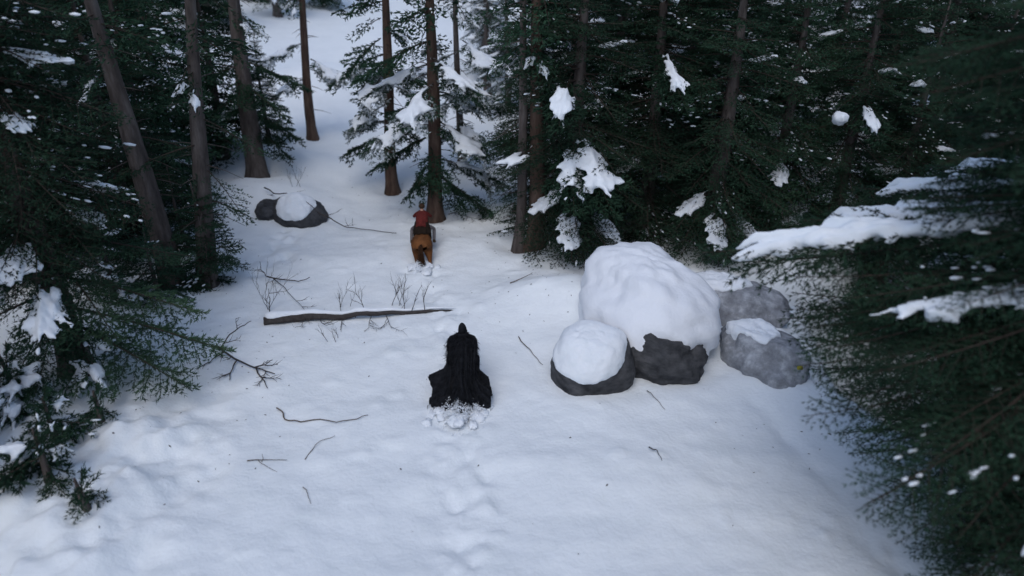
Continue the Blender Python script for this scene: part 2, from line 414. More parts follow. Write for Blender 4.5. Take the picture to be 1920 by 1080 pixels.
T_bush = templates(6, (1.0, 1.4, 2.0), 2, seg=.05, k=4, nl=.085, nw=.04, dens=1.0, hang=1.0, droop=.3)
def rotm(az, el, roll=0.0):
    return np.array((Matrix.Rotation(az, 3, 'Z') @ Matrix.Rotation(-el, 3, 'Y') @ Matrix.Rotation(roll, 3, 'X')))
def place(Tm, G, SG, pos, az, el, L, snow=False, roll=0.0, snowscale=1.0):
    best = min(Tm, key=lambda t: abs(t[0] - L) + rnd.random() * .01)
    s = L / best[0]; R = rotm(az, el, roll)
    V, F, m = best[1]; G.add((V * s) @ R.T + pos, F, m)
    if snow and SG is not None:
        V, F, m = best[2]; V = V * s
        SG.add((V * [1, snowscale, 1] + [0, 0, .02]) @ R.T + pos, F, m)
    elif SG is not None and rnd.random() < .15:
        V, F, m = best[3]; SG.add((V * s) @ R.T + pos, F, m)
def crown(name, H, clear, Rmax, seed, dz=.27, per=5, snow=.2, lowT=T_mid, highT=T_far, zsplit=7.5, prof=.8, el0=-22, el1=28, needle='needle', gap=0.0, radf=None, tr=.2, bow=.25, azs=None, lean=(0, 0)):
    rg = random.Random(seed); rnd.seed(seed); G, SG = Geo(), Geo(); z = clear
    while z < H - .25:
        t = (z - clear) / (H - clear)
        step = dz if z < zsplit else dz * 1.9
        for k in range(per if z < zsplit else max(3, per - 2)):
            if rg.random() < gap: continue
            az = rg.uniform(0, 2 * math.pi)
            if azs and rg.random() < .75: az = rg.uniform(*azs)
            pr = (1 - t) ** prof * min(1, .72 + t * 3)
            L = max(.28, Rmax * pr * rg.uniform(.68, 1.12))
            if radf: L = radf(z) * rg.uniform(.72, 1.05)
            el = math.radians(el0 + (el1 - el0) * t ** .8 + rg.uniform(-9, 9))
            zz = z + rg.uniform(-.5, .5) * step; rr = tr * (1 - zz / H) * .7
            Tm = lowT if z < zsplit else highT
            place(Tm, G, SG, np.array([math.cos(az) * rr, math.sin(az) * rr, zz]), az, el, L, rg.random() < snow, rg.uniform(-.35, .35), .62)
        z += step
    place(lowT if H < zsplit else highT, G, SG, np.array([0, 0, H - .35]), 0, math.radians(86), .5)
    V, F, m = G.get()
    cm = np_mesh(name, V, F, [needle, 'twig'], m)
    sm = None
    if SG.n:
        V, F, m = SG.get(); sm = np_mesh(name + '_snow', V, F, ['clump'], m, smooth=True)
    return cm, sm, H
def trunk_mesh(H, r, seed, m='bark', stubs=True, n=18):
    rows = 34; t = np.linspace(0, 1, rows) ** 1.25; z = -.45 + (H + .45) * t
    rad = r * (1 - z.clip(0) / H) ** .85 + .012 + r * .55 * np.exp(-np.maximum(z, 0) / .22)
    th = np.arange(n) / n * 2 * math.pi
    jit = 1 + .09 * vn(np.cos(th)[None] * 3 + seed, np.sin(th)[None] * 3, z[:, None] * .9) + .05 * vn(np.cos(th)[None] * 7 + seed, np.sin(th)[None] * 7, z[:, None] * 4)
    wx = .05 * np.sin(z * .5 + seed) * np.minimum(1, z.clip(0)); wy = .04 * np.cos(z * .6 + seed * 2) * np.minimum(1, z.clip(0)) 
    G = Geo(); V, F = tube(np.stack([wx, wy, z], -1), rad, n, True, jit); G.add(V, F)
    rg = random.Random(seed)
    if stubs:
        for q in range(26):
            zz = rg.uniform(.9, min(H * .6, 8)); az = rg.uniform(0, 6.28); l = rg.uniform(.12, .75)
            d = np.array([math.cos(az), math.sin(az), rg.uniform(-.5, .1)]); rr = r * (1 - zz / H) * .8
            b = np.array([math.cos(az) * rr, math.sin(az) * rr, zz])
            V, F = tube([b, b + d * l * .5, b + d * l + [0, 0, -.08 * l]], [.012, .008, .003], 4); G.add(V, F)
    V, F, mm = G.get()
    return np_mesh('trunk', V, F, [m], mm, smooth=True)

def tree(name, label, loc, cm, trunk, rot=(0, 0, 0), scale=1.0, group=None, cat='tree', crot=0.0, snow=True):
    t = thing(name, label, cat, loc, rot, group)
    t.scale = (scale,) * 3
    link('trunk', trunk, t)
    c = link('crown', cm[0], t); c.rotation_euler = (0, 0, crot)
    if snow and cm[1]:
        s = link('snow', cm[1], t); s.rotation_euler = (0, 0, crot); s['kind'] = 'stuff'
    return t

K_tall = crown('tall_crown', 8.6, 4.6, 1.25, 11, dz=.5, per=4, snow=.12, lowT=T_far, el0=-25)
K_fullA = crown('full_crown', 8.6, .25, 2.0, 12, dz=.21, per=6, prof=.6, snow=.016)
K_fullB = crown('full_crown_b', 7.8, .35, 1.9, 13, dz=.20, per=6, prof=.6, snow=.02)
K_farA = crown('far_crown', 8.4, .7, 2.2, 14, dz=.25, per=6, prof=.7, snow=.035, lowT=T_far)
K_farS = crown('snowy_crown', 10, 1.4, 1.9, 15, dz=.33, per=5, snow=.62, needle='needle_frost', lowT=T_far, gap=.1)
K_mix = crown('laden_crown', 9, 1.7, 1.6, 16, dz=.36, per=5, needle='needle_frost', snow=.55, gap=.15)
TK = {('bark', k): trunk_mesh(7.6, .17 + .03 * k, k, 'bark') for k in range(3)}
TKr = trunk_mesh(14, .19, 5, 'redbark')

# --- trees whose trunks stand out one by one
def lean(kx, ky=0): return (math.radians(ky), math.radians(kx), 0)
named = [
 ('T1', 'spruce with thick bare grey trunk slanting left at the clearing edge nearest the forked twig', .235, 'bark', lean(-3), 0),
 ('T2', 'straight grey spruce trunk rising behind the young spruce, at the left edge of the clearing', .19, 'bark', lean(8), 1.0),
 ('T3', 'thick trunk spruce standing in a snow mound above the small capped boulder', .27, 'bark', lean(2), 2.1),
 ('T4', 'farthest bare brown trunk alone on the upper snow slope', .15, 'redbark', lean(2.5), .5),
 ('T5', 'brown spruce trunk standing in open snow above the rider in red', .165, 'redbark', lean(1.5), 3.3),
 ('T6', 'reddish spruce trunk with drooping green boughs just above the rider in red', .185, 'redbark', lean(1), 4.2),
 ('T7', 'slender bare trunk at the edge of the dark spruce wall right of the clearing', .115, 'bark', lean(1), 5.1),
 ('T8', 'brown trunk half hidden in the dark spruces beside the slender bare trunk', .19, 'redbark', lean(0), .9),
 ('T9', 'thin pale trunk behind the reddish trunk with drooping boughs', .10, 'bark', lean(0), 1.7),
]
NT = {}
for i_, (k, lab, r, bm_, le, cr) in enumerate(named):
    tm = trunk_mesh(8.9, r, 20 + i_, bm_)
    NT[k] = tree('spruce_tree', lab, BASE[k], K_tall, tm, le, 1.0, None, 'tree', cr)

def branch_part(root, z, az, el, L, Tm, snow=0, seed=0, needle='needle', r=.15, roll=0.0, snowscale=.62, name='branch'):
    rnd.seed(seed); G, SG = Geo(), Geo()
    a = math.radians(az)
    place(Tm, G, SG, np.zeros(3), a, math.radians(el), L, bool(snow), roll, snowscale)
    V, F, m = G.get()
    b = link(name, np_mesh('branch', V, F, [needle, 'twig'], m), root, (math.cos(a) * r, math.sin(a) * r, z))
    if snow:
        V, F, m = SG.get(); link('snow', np_mesh('branch_snow', V, F, ['clump'], m, smooth=True), b)
    return b
# low boughs seen crossing the snow (azimuth 0 = to the right, 180 = to the left, 270 = towards the camera)
for q, (k, z, az, el, L, s) in enumerate([
    ('T5', 1.75, 185, -14, 1.25, 0), ('T5', 2.1, 160, -8, 1.2, 1), ('T5', 2.5, 215, -12, 1.1, 1), ('T5', 2.2, 330, -20, .9, 0), ('T5', 3.0, 20, -12, 1.2, 1), ('T5', 3.3, 250, -15, 1.3, 1), ('T5', 3.8, 190, -15, 1.4, 1),
    ('T6', 1.25, 5, -24, 1.65, 0), ('T6', 1.35, 330, -34, 1.1, 0), ('T6', 1.5, 200, -36, .95, 0), ('T6', 1.5, 245, -40, .7, 0), ('T6', 1.7, 20, -14, 1.9, 1), ('T6', 2.0, 285, -30, 1.1, 0), ('T6', 2.2, 175, -18, 1.6, 0),
    ('T6', 2.6, 340, -18, 1.4, 1), ('T6', 2.8, 205, -12, 1.7, 1), ('T6', 3.3, 40, -10, 1.6, 1), ('T6', 3.5, 250, -12, 1.5, 1), ('T6', 3.9, 170, -14, 1.6, 1), ('T6', 4.1, 320, -12, 1.6, 1),
    ('T5', 3.4, 120, -12, 1.3, 1), ('T5', 3.6, 330, -12, 1.3, 0), ('T5', 4.2, 230, -15, 1.3, 0), ('T6', 3.1, 130, -12, 1.5, 0), ('T6', 3.7, 10, -12, 1.7, 1), ('T6', 4.4, 200, -12, 1.7, 0), ('T6', 2.4, 60, -16, 1.3, 1), ('T9', 3.3, 200, -15, 1.4, 1), ('T9', 3.6, 320, -15, 1.4, 1), ('T9', 1.5, 300, -20, 1.1, 1), ('T9', 2.0, 200, -20, 1.2, 1), ('T9', 2.3, 10, -18, 1.3, 1), ('T9', 2.8, 270, -15, 1.3, 1), ('T9', 1.1, 340, -25, .9, 0),
    ('T3', 1.5, 350, -25, 1.3, 0), ('T3', 1.9, 20, -20, 1.5, 0), ('T3', 1.6, 190, -22, 1.7, 0), ('T3', 2.1, 165, -15, 1.6, 1), ('T3', 2.4, 215, -14, 1.8, 0), ('T3', 2.7, 330, -18, 1.5, 0), ('T3', 3.2, 190, -12, 1.8, 0), ('T3', 3.3, 10, -12, 1.7, 0), ('T3', 2.9, 270, -20, 1.0, 0),
    ('T4', 2.0, 190, -15, 1.2, 1), ('T4', 2.6, 340, -12, 1.4, 1), ('T4', 3.1, 200, -12, 1.4, 1), ('T4', 2.3, 20, -15, 1.0, 1),
    ('T1', 2.6, 170, -14, 1.9, 0), ('T1', 1.8, 200, -20, 1.6, 0), ('T1', 1.3, 330, -30, .9, 0), ('T1', 3.2, 30, -15, 1.5, 0), ('T1', 3.6, 215, -15, 2.0, 0), ('T1', .7, 200, -22, 1.3, 0), ('T1', 1.0, 40, -20, 1.1, 0),
    ('T2', 2.0, 30, -20, 1.1, 0), ('T2', 2.6, 330, -20, 1.2, 0), ('T2', 3.1, 190, -15, 1.5, 0), ('T2', 1.5, 180, -22, 1.2, 0), ('T2', 3.6, 10, -15, 1.3, 0), ('T2', .9, 170, -20, 1.0, 0),
    ('T7', 1.2, 190, -16, .75, 0), ('T7', 2.2, 10, -12, .9, 0), ('T7', 2.9, 200, -12, .8, 0), ('T8', 2.4, 210, -15, 1.0, 1), ('T8', 3.0, 300, -15, 1.2, 0), ('T8', 1.8, 330, -15, 1.2, 0)]):
    branch_part(NT[k], z, az, el, L * (1.12 if k in ('T5', 'T6', 'T9') else 1), T_bush if k in ('T5', 'T6', 'T9', 'T3', 'T4') else T_mid, s, 100 + q, 'needle_frost' if s and k in ('T5', 'T6', 'T9', 'T4') else 'needle', .08, snowscale=.7)

# --- the dark wall of spruces on the right and behind, the mass on the left
def full(px, py, lab, K, sc_=1.0, group=None, tk=0, snow=True):
    p = at(px, py)
    if isinstance(p, Vector): p = p.copy()
    p.z = gz(p.x, p.y) - .05
    rs = random.Random(int(px * 7 + py))
    return tree('spruce_tree', lab, p, K, TK[('bark', tk % 3)], (0, 0, rs.uniform(0, 6.28)), sc_, group, 'tree', 0, snow)
full(1075, 462, 'dense dark spruce whose boughs reach the snow ledge left of the big boulder', K_fullA, 1.0, tk=1)
full(1205, 440, 'dense dark spruce directly behind the big snow capped boulder', K_fullB, 1.05)
full(1330, 462, 'dense dark spruce behind the frosted flat rock slab', K_fullA, .95, tk=2)
full(1140, 405, 'deep green spruce in the second row behind the big boulder', K_farA, 1.0)
full(1010, 400, 'deep green spruce in the second row behind the slender trunk', K_fullB, .95)
full(1270, 380, 'tall deep green spruce rising between the two dense spruces behind the boulder', K_farA, 1.1, tk=1)
full(1440, 440, 'loose green spruce with snow glinting between its boughs, right of the rock slab', K_fullB, .9)
full(1560, 450, 'spruce with a round snow clump, left of the darkest trees at right', K_fullA, .9)
full(1400, 350, 'spruce in the back row behind the loose green one', K_farA, 1.0)
full(1690, 430, 'very dark spruce behind the snowy bough at right', K_fullA, 1.05)
full(1830, 420, 'very dark spruce at the right edge above the snowy bough', K_fullB, 1.15)
full(255, 470, 'dark spruce left of the slanting thick trunk', K_fullA, .8)
full(300, 400, 'green spruce filling the gap between the two grey trunks', K_farA, .85)
full(160, 440, 'dark spruce with white lumps low on its boughs, left of the slanting trunk', K_fullB, .95)
full(60, 520, 'dark spruce at the left edge behind the bough with snow', K_fullA, .9)
full(420, 292, 'green spruce left of the thick trunk in the snow mound', K_farA, .8)
full(505, 268, 'bushy low spruce right of the thick trunk in the snow mound', K_fullB, .42)
full(330, 330, 'spruce behind the straight grey trunk', K_farA, 1.0)
def heavy(t, z, az, L, seed, el=-22, sc_=1.0):
    b = branch_part(t, z, az - math.degrees(t.rotation_euler.z), el, L, T_bush, 1, seed, snowscale=sc_, r=.3)
    return b
W0 = [o for o in C.objects if o.name.startswith('spruce_tree')]
def bylab(q): return [o for o in W0 if q in o['label']][0]
t_ = bylab('boughs reach the snow ledge'); heavy(t_, 2.75, 262, 2.0, 301, -20, .75); heavy(t_, 2.9, 287, 2.2, 302, -22, .8); heavy(t_, 4.0, 250, 1.6, 303, -15, .5)
t_ = bylab('white lumps low'); heavy(t_, 2.3, 300, 2.3, 304, -18, .6); heavy(t_, 2.6, 275, 2.2, 305, -18, .5); heavy(t_, 2.0, 325, 2.0, 306, -20, .5)
t_ = bylab('directly behind the big'); heavy(t_, 4.2, 280, 1.7, 307, -16, .45)
t_ = bylab('round snow clump'); d_ = ray(1575, 222); k_ = (math.hypot(t_.location.x, t_.location.y) - 1.3) / math.hypot(d_.x, d_.y)
p_ = Vector((0, 0, CAM_H)) + d_ * k_
heavy(t_, (p_.z - t_.location.z) / .9 + .35, 262, 1.5, 308, -16, .4)
V_, F_ = ICO[3]; V_ = V_ * [.19, .16, .15] * (1 + .3 * fbm(V_[:, 0] * 1.6, V_[:, 1] * 1.6, V_[:, 2] * 1.6, 3))[:, None]
c_ = part('snow_clump', V_, F_, ['clump'], t_); c_.matrix_parent_inverse = Matrix.Identity(4)
bpy.context.view_layer.update(); c_.location = t_.matrix_world.inverted() @ p_
def scatter(n, xr, yr, K, lab, group, seed, smin=.75, smax=1.2, mind=1.7, avoid=None, snow=True):
    rs = random.Random(seed); done = 0; tries = 0
    while done < n and tries < n * 60:
        tries += 1
        x, y = rs.uniform(*xr), rs.uniform(*yr)
        if avoid and avoid(x, y): continue
        if any((x - a) ** 2 + (y - b) ** 2 < mind ** 2 for a, b in USED): continue
        USED.append((x, y)); done += 1
        kc = rs.choice(K); row = ('front row' if y < yr[0] + (yr[1] - yr[0]) / 3 else 'middle row' if y < yr[0] + (yr[1] - yr[0]) / 1.5 else 'back row')
        lb_ = ('snow laden ' if kc in (K_farS, K_mix) else 'bushy low ' if kc is K_fullB else 'dense green ') + row + ' ' + lab
        tree('spruce_tree', lb_, (x, y, gz(x, y) - .05), kc, TK[('bark', done % 3)], (0, 0, rs.uniform(0, 6.28)), rs.uniform(smin, smax), group, 'tree', 0, snow)
USED = [(o.location.x, o.location.y) for o in C.objects if o.name.startswith('spruce_tree')]
def lane(x, y):      # open snow running up the hill
    c = -4.6 + (y - 20) * -.06; return abs(x - c) < 4.2 - max(0, y - 24) * .12 and y < 37
scatter(34, (1.5, 24), (20, 40), [K_farA, K_farS, K_farA], 'spruce of the forest beyond the spruce wall on the right', 'spruces of the forest on the right', 31, avoid=lambda x, y: x < 1.0 + (y - 20) * .0)
scatter(7, (-1.2, 3.0), (25, 36), [K_farS, K_mix], 'spruce among those above the reddish trunk', 'snow laden spruces at the top of the clearing', 32, .6, .95, avoid=lane)
scatter(34, (-30, -9.5), (16, 42), [K_farA, K_fullB], 'spruce of the forest beyond the left edge of the clearing', 'spruces of the forest on the left', 33, avoid=lambda x, y: x > -9.4 - (y - 16) * .10)
scatter(26, (-26, 26), (40, 58), [K_farA, K_farS], 'spruce in the far rows along the top of the hill', 'spruces on the hilltop', 34, .8, 1.3, 2.2, avoid=lambda x, y: -9.5 < x < -1.5 and y < 50)
full(1640, 560, 'dark spruce rising from the hollow beyond the frosted rock at the bank', K_fullB, .9)
full(1760, 520, 'dark spruce in the hollow behind the nearest spruce', K_fullA, 1.0)
scatter(12, (8.5, 18), (6, 19), [K_farA, K_fullA], 'spruce in the shadowed hollow below the bank', 'spruces in the hollow below the bank', 35, .9, 1.2)
scatter(8, (-18, -10.5), (3, 16), [K_farA], 'spruce standing left of the clearing close to the viewer', 'spruces left of the clearing', 36)

scatter(26, (-17, 17), (-14, -2.0), [K_farA], 'spruce of the unseen forest behind the viewer, added for shade', 'unseen spruces behind the viewer', 37, avoid=lambda x, y: math.hypot(x, y) < 4.5)  # unseen forest behind the camera, added to darken the near snow

# --- young spruces
def young(px, py, H, R, lab, seed, snow=.0, K=T_young, needle='needle', per=4, dz=.16):
    cm = crown('young_crown', H, .18, R, seed, dz=dz, per=per, snow=snow, lowT=K, zsplit=99, prof=.75, el0=-18, el1=35, tr=.03, needle=needle)
    p = at(px, py)
    return tree('young_spruce', lab, p, cm, trunk_mesh(H, .028 + .006 * H, seed, stubs=False, n=8), (0, 0, 0), 1, None, 'young tree')
young(402, 540, 2.3, .95, 'young spruce with airy spreading twigs in front of the straight grey trunk', 41)
young(352, 470, 2.0, .8, 'smaller young spruce between the slanting trunk and the straight trunk', 42)
young(300, 560, 1.5, .8, 'low young spruce at the foot of the slanting trunk', 43)
young(215, 560, 1.8, .95, 'bushy young spruce with snow on it left of the slanting trunk', 44, .3, T_mid)

young(100, 812, .75, .6, 'snow bent spruce sapling poking out of the snow at the left edge', 45, .25, T_tuft, per=5, dz=.14)
young(190, 790, .55, .45, 'small green spruce tuft poking out of the snow, rightmost of the lower left tufts', 46, .0, T_tuft, per=5, dz=.14)
young(95, 905, .8, .7, 'widest green spruce tuft in the snow at the lower left corner', 47, .2, T_tuft, per=5, dz=.14)
young(40, 760, .9, .7, 'green spruce sapling half buried at the left edge under the near spruce', 48, .3, T_tuft, per=5, dz=.15)
young(165, 960, .5, .4, 'lowest green spruce tuft in the snow at the lower left', 49, .0, T_tuft, per=5, dz=.14)

# --- left near tree with its long boughs
tl = tree('spruce_tree', 'near spruce on the left with a broad trunk and long low boughs over the snow', BASE['TL'], crown('near_left_crown', 13, 2.5, 1.95, 51, dz=.20, per=7, snow=.045, lowT=T_mid), trunk_mesh(13, .21, 51), lean(-1), 1, None, 'tree')
for q, (z, az, el, L, s) in enumerate([(1.35, -8, -10, 2.7, 0), (1.15, -26, -12, 2.5, 0), (1.7, 8, -12, 2.2, 0), (1.2, -45, -20, 1.7, 1), (2.1, -35, -18, 1.9, 0), (1.5, -75, -20, 1.8, 0), (2.2, -65, -14, 2.0, 1), (1.5, 200, -12, 2.0, 0), (2.0, 240, -14, 2.1, 1), (1.3, 265, -22, 1.8, 0), (2.4, 30, -10, 2.1, 0)]):
    branch_part(tl, z, az, el, L, T_tuft if q < 7 else T_near, s, 150 + q, needle='needle_light' if q < 5 else 'needle', r=.15)
# tree left of the picture's edge, laden boughs reaching in at the lower left
tn = tree('spruce_tree', 'snow laden spruce at the lower left corner with clumped green tips', (-8.3, 7.2, gz(-8.3, 7.2)), crown('corner_crown', 8, .8, 1.9, 52, dz=.30, per=5, snow=.55, lowT=T_near, azs=(-1.2, 1.0)), trunk_mesh(9, .15, 52), (0, 0, 0), 1, None, 'tree')

# --- near tree on the right, its snowy boughs across the lower right
nr = tree('spruce_tree', 'huge dark spruce nearest the viewer at right with a broad snowy bough', (6.45, 6.3, gz(6.45, 6.3)), crown('near_right_crown', 16, .5, 3.35, 53, dz=.20, per=8, snow=.012, lowT=T_nearc, azs=(1.7, 4.9), zsplit=9.5, radf=lambda z: float(np.interp(z + gz(6.45, 6.3), [-2.4, -.3, .8, 2.6, 3.7, 4.15, 5.2, 6, 7, 14], [.6, .8, 1.6, 3.4, 3.6, 2.8, 2.3, 2.9, 3.0, .3]))), trunk_mesh(16, .24, 53), (0, 0, 0), 1, None, 'tree')
zb = nr.location.z
for q, (z, az, el, L, sn) in enumerate([(4.4, 156, -2, 4.5, 1), (4.15, 145, -5, 4.2, 0), (4.4, 134, -4, 3.8, 1), (4.6, 118, -4, 3.6, 1), (4.35, 108, -4, 3.4, 1), (4.7, 98, -3, 3.6, 1), (4.0, 168, -10, 3.4, 0), (3.2, 128, -8, 3.0, 1), (2.7, 112, -8, 2.6, 1), (3.6, 104, -6, 3.2, 1), (3.5, 176, -10, 3.1, 0), (3.9, 150, -10, 3.3, 0)]):
    branch_part(nr, z - zb, az, el, L, T_near, sn, 170 + q, snowscale=.30)

# ------------------------------------------------------------------ boulders
def boulder(name, label, loc, dims, seed, rot=(0, 0, 0), rockm='rock', cap=None, capm='clump', thick=.10, sub=5, rough=.10, cat='boulder'):
    V, F = ICO[sub]
    def rad(D):
        f = 1 + .16 * vn(D[:, 0] * 1.3 + seed, D[:, 1] * 1.3, D[:, 2] * 1.3) + rough * fbm(D[:, 0] * 2.6 + seed, D[:, 1] * 2.6, D[:, 2] * 2.6, 4)
        return f
    t = thing(name, label, cat, loc, (0, 0, 0))
    R = np.array(Euler(rot).to_matrix())
    P = (V * rad(V)[:, None] * dims) @ R.T
    # worn facets
    b = part('rock', P, F, [rockm], t)
    if cap:
        (tilt, taz, lim, wob) = cap     # tilt of cap axis from vertical towards azimuth taz; angular reach
        nth, nr_ = 96, 44
        ax = np.array([math.sin(tilt) * math.cos(taz), math.sin(tilt) * math.sin(taz), math.cos(tilt)])
        e1 = np.cross(ax, [0, 1, 0.01]); e1 /= np.linalg.norm(e1); e2 = np.cross(ax, e1)
        ph = np.arange(nth) / nth * 2 * math.pi
        lm = lim * (1 + wob * vn(np.cos(ph) * 1.5 + seed, np.sin(ph) * 1.5, 1) + wob * .35 * vn(np.cos(ph) * 6 + seed, np.sin(ph) * 6, 2))
        s = np.concatenate([np.linspace(0.001, .93, nr_ - 8), 1 - .07 * np.cos(np.linspace(0, math.pi / 2, 9))[1:]])
        th = s[:, None] * lm[None]
        D = np.cos(th)[..., None] * ax + np.sin(th)[..., None] * (np.cos(ph)[None, :, None] * e1 + np.sin(ph)[None, :, None] * e2)
        Dl = D.reshape(-1, 3) @ R      # to rock local directions
        # the ray from the centre meets the scaled rock: solve by normalising
        E = Dl / np.array(dims); E /= np.linalg.norm(E, axis=1)[:, None]
        B0 = (E * rad(E)[:, None] * dims) @ R.T
        hgt = thick * (1 - s ** 7) ** .5
        hgt = np.repeat(hgt, nth) * (1 + .16 * fbm(B0[:, 0] * 1.6 + seed, B0[:, 1] * 1.6, B0[:, 2] * 1.6, 4))
        hgt = np.where(np.repeat(s, nth) > .999, -.035, hgt)
        Nn = B0 / np.linalg.norm(B0, axis=1)[:, None] * .75 + np.array([0, 0, .4])
        W = B0 + Nn * hgt[:, None] + np.array([0, 0, 1.0]) * (.010 * fbm(B0[:, 0] * 9, B0[:, 1] * 9, B0[:, 2] * 9, 3))[:, None]
        i = np.arange(len(s) - 1)[:, None] * nth; j = np.arange(nth)[None]; j2 = (j + 1) % nth
        Q = np.stack([i + j, i + nth + j, i + nth + j2, i + j2], -1).reshape(-1, 4)
        part('snow_cap', W, Q, [capm], t)
    return t
p = at(1200, 610)
boulder('boulder', 'biggest boulder with a thick domed snow cap and dark underside', (2.42, 12.05, gz(2.42, 12.05) + .20), (1.12, 1.55, 1.06), 3, (0, 0, .5), cap=(.12, 1.6, 1.80, .04), capm='thinsnow', thick=.10, rough=.08)
boulder('boulder', 'round boulder with a tilted snow disc on top, in front of the biggest boulder', (1.34, 10.55, gz(1.34, 10.55) + .20), (.68, .66, .66), 9, (.12, 0, .3), cap=(.42, -2.0, 1.08, .07), thick=.07, rough=.05)
boulder('boulder', 'dark rock wedged between the round boulder and the biggest boulder', (2.55, 10.86, gz(2.55, 10.86) + .20), (.82, .50, .66), 14, (0, .1, -.15), rough=.16)
boulder('boulder', 'small boulder with an oval snow cap at the upper left of the clearing', (*at(560, 405).xy, at(560, 405).z + .04), (.78, .56, .44), 21, (.1, .1, -.45), cap=(.45, -1.6, 1.05, .08), thick=.07, rough=.07)
boulder('boulder', 'bare grey pointed rock beside the small snow capped boulder', (*at(505, 398).xy, at(505, 398).z), (.36, .40, .30), 23, (0, .25, .4), rough=.14)
boulder('rock_slab', 'flat frost speckled granite slab behind the biggest boulder', (*at(1362, 572).xy, at(1362, 572).z - .08), (1.30, .90, .62), 31, (0, .05, -.35), 'frostrock', cap=(.35, 1.9, .85, .3), thick=.05, rough=.11, cat='rock')
boulder('rock_slab', 'frost speckled granite rock at the edge of the bank right of the biggest boulder', (*at(1432, 672).xy, at(1434, 672).z - .08), (.64, .95, .62), 33, (0, .2, .5), 'frostrock', cap=(.5, 2.0, .75, .3), thick=.05, rough=.12, cat='rock')

# ------------------------------------------------------------------ fallen log
def polyline(pts, n=10, wob=.0, seed=0):
    pts = np.array([list(p) for p in pts], float); out = []
    for a, b in zip(pts[:-1], pts[1:]):
        for k in range(n): out.append(a + (b - a) * k / n)
    out.append(pts[-1]); out = np.array(out)
    if wob:
        k = np.arange(len(out)) * .45
        out += wob * np.stack([vn(k + seed, 0 * k), vn(k + seed, 0 * k + 5), .6 * vn(k + seed, 0 * k + 9)], -1)
    return out
la, lb = at(497, 606), at(858, 581)
d = lb - la
lg = thing('fallen_log', 'snow covered fallen log with dark underside lying across the clearing', 'log', la)
path = polyline([(0, 0, .06), (d.x * .5, d.y * .5, .07 + d.z * .5), (d.x, d.y, -.01 + d.z)], 14, .05, 3)
th = np.arange(14) / 14 * 6.283
V, F = tube(path, np.linspace(.085, .014, len(path)), 14, True, 1 + .28 * vn(np.arange(len(path))[:, None] * .8, np.cos(th)[None] * 2, np.sin(th)[None] * 2))
part('log_wood', V, F, ['stick'], lg)
sp_ = path + [0, .05, .07]; sp_[:, 2] -= np.linspace(0, .045, len(path)); sp_ = polyline(sp_, 4)
kk = np.arange(len(sp_)) * .17
rr_ = np.linspace(.082, .012, len(sp_)) * (1 + .34 * vn(kk, 0 * kk, 4)); rr_[0] *= .5; rr_[1] *= .8; rr_[-1] *= .3
V, F = tube(sp_, rr_, 16, True); V[:, 2] = (V[:, 2] - sp_[:, 2].mean()) * .9 + sp_[:, 2].mean()
part('snow', V, F, ['clump'], lg)
def twigset(G, base, dirn, L, rg, r=.008, depth=2, up=.0):
    p = np.array(base, float); d = np.array(dirn, float); d /= np.linalg.norm(d); pts = [p.copy()]
    n = 6
    for k in range(n):
        d = d + np.array([rg.uniform(-.22, .22), rg.uniform(-.22, .22), rg.uniform(-.12, .12) + up]); d /= np.linalg.norm(d)
        p = p + d * L / n; pts.append(p.copy())
        if depth > 0 and k > 0 and rg.random() < .75:
            a = rg.choice((-1, 1)) * rg.uniform(.5, 1.0)
            e = np.array([d[0] * math.cos(a) - d[1] * math.sin(a), d[0] * math.sin(a) + d[1] * math.cos(a), d[2] + rg.uniform(-.3, .4)])
            twigset(G, p, e, L * rg.uniform(.35, .6), rg, r * .55, depth - 1, up)
    V, F = tube(pts, np.linspace(r, r * .35, len(pts)), 5); G.add(V, F)
rg = random.Random(5)
for f, dv, L in ((.32, (.15, -1, -.15), .5), (.42, (.35, -1, -.1), .55), (.55, (.1, -1, -.1), .45), (.62, (.5, -1, -.1), .6), (.22, (-.2, -1, -.1), .3), (.5, (.1, .6, 1), .45), (.72, (0, .5, 1), .5), (.78, (.3, .4, 1), .45), (.85, (-.2, .5, 1), .4)):
    G = Geo(); b = path[int(f * (len(path) - 1))]
    twigset(G, b, dv, L, rg, .009, 2); V, F, m = G.get(); part('twig', V, F, ['stick'], lg, m)

# ------------------------------------------------------------------ sticks and bare twigs, each lying where the photograph shows it
def stick(name, label, runs, r=.012, m='stick', cat='stick', group=None, wob=.02, seed=0, twigs=0):
    """runs: list of lines of (px, py, height above the snow)"""
    b = at(runs[0][0][0], runs[0][0][1]); t = Geo(); rg = random.Random(seed)
    for q, run in enumerate(runs):
        pts = [at(a, c, h) - b for a, c, h in run]
        pl = polyline(pts, 5, wob, seed + q)
        r0 = r if q == 0 else r * .65
        V, F = tube(pl, np.linspace(r0, r0 * .4, len(pl)), 6); t.add(V, F)
        for w_ in range(twigs):
            k = rg.randrange(2, len(pl) - 1); dd = pl[k] - pl[k - 1]; dd /= np.linalg.norm(dd) + 1e-9; a = rg.choice((-1, 1)) * rg.uniform(.5, 1)
            e = (dd[0] * math.cos(a) - dd[1] * math.sin(a), dd[0] * math.sin(a) + dd[1] * math.cos(a), .1)
            twigset(t, pl[k], e, rg.uniform(.15, .35), rg, r * .45, 1)
    V, F, mm = t.get()
    o = link(name, np_mesh(name, V, F, [m], mm, smooth=True), None, b)
    return tag(o, label, cat, group)
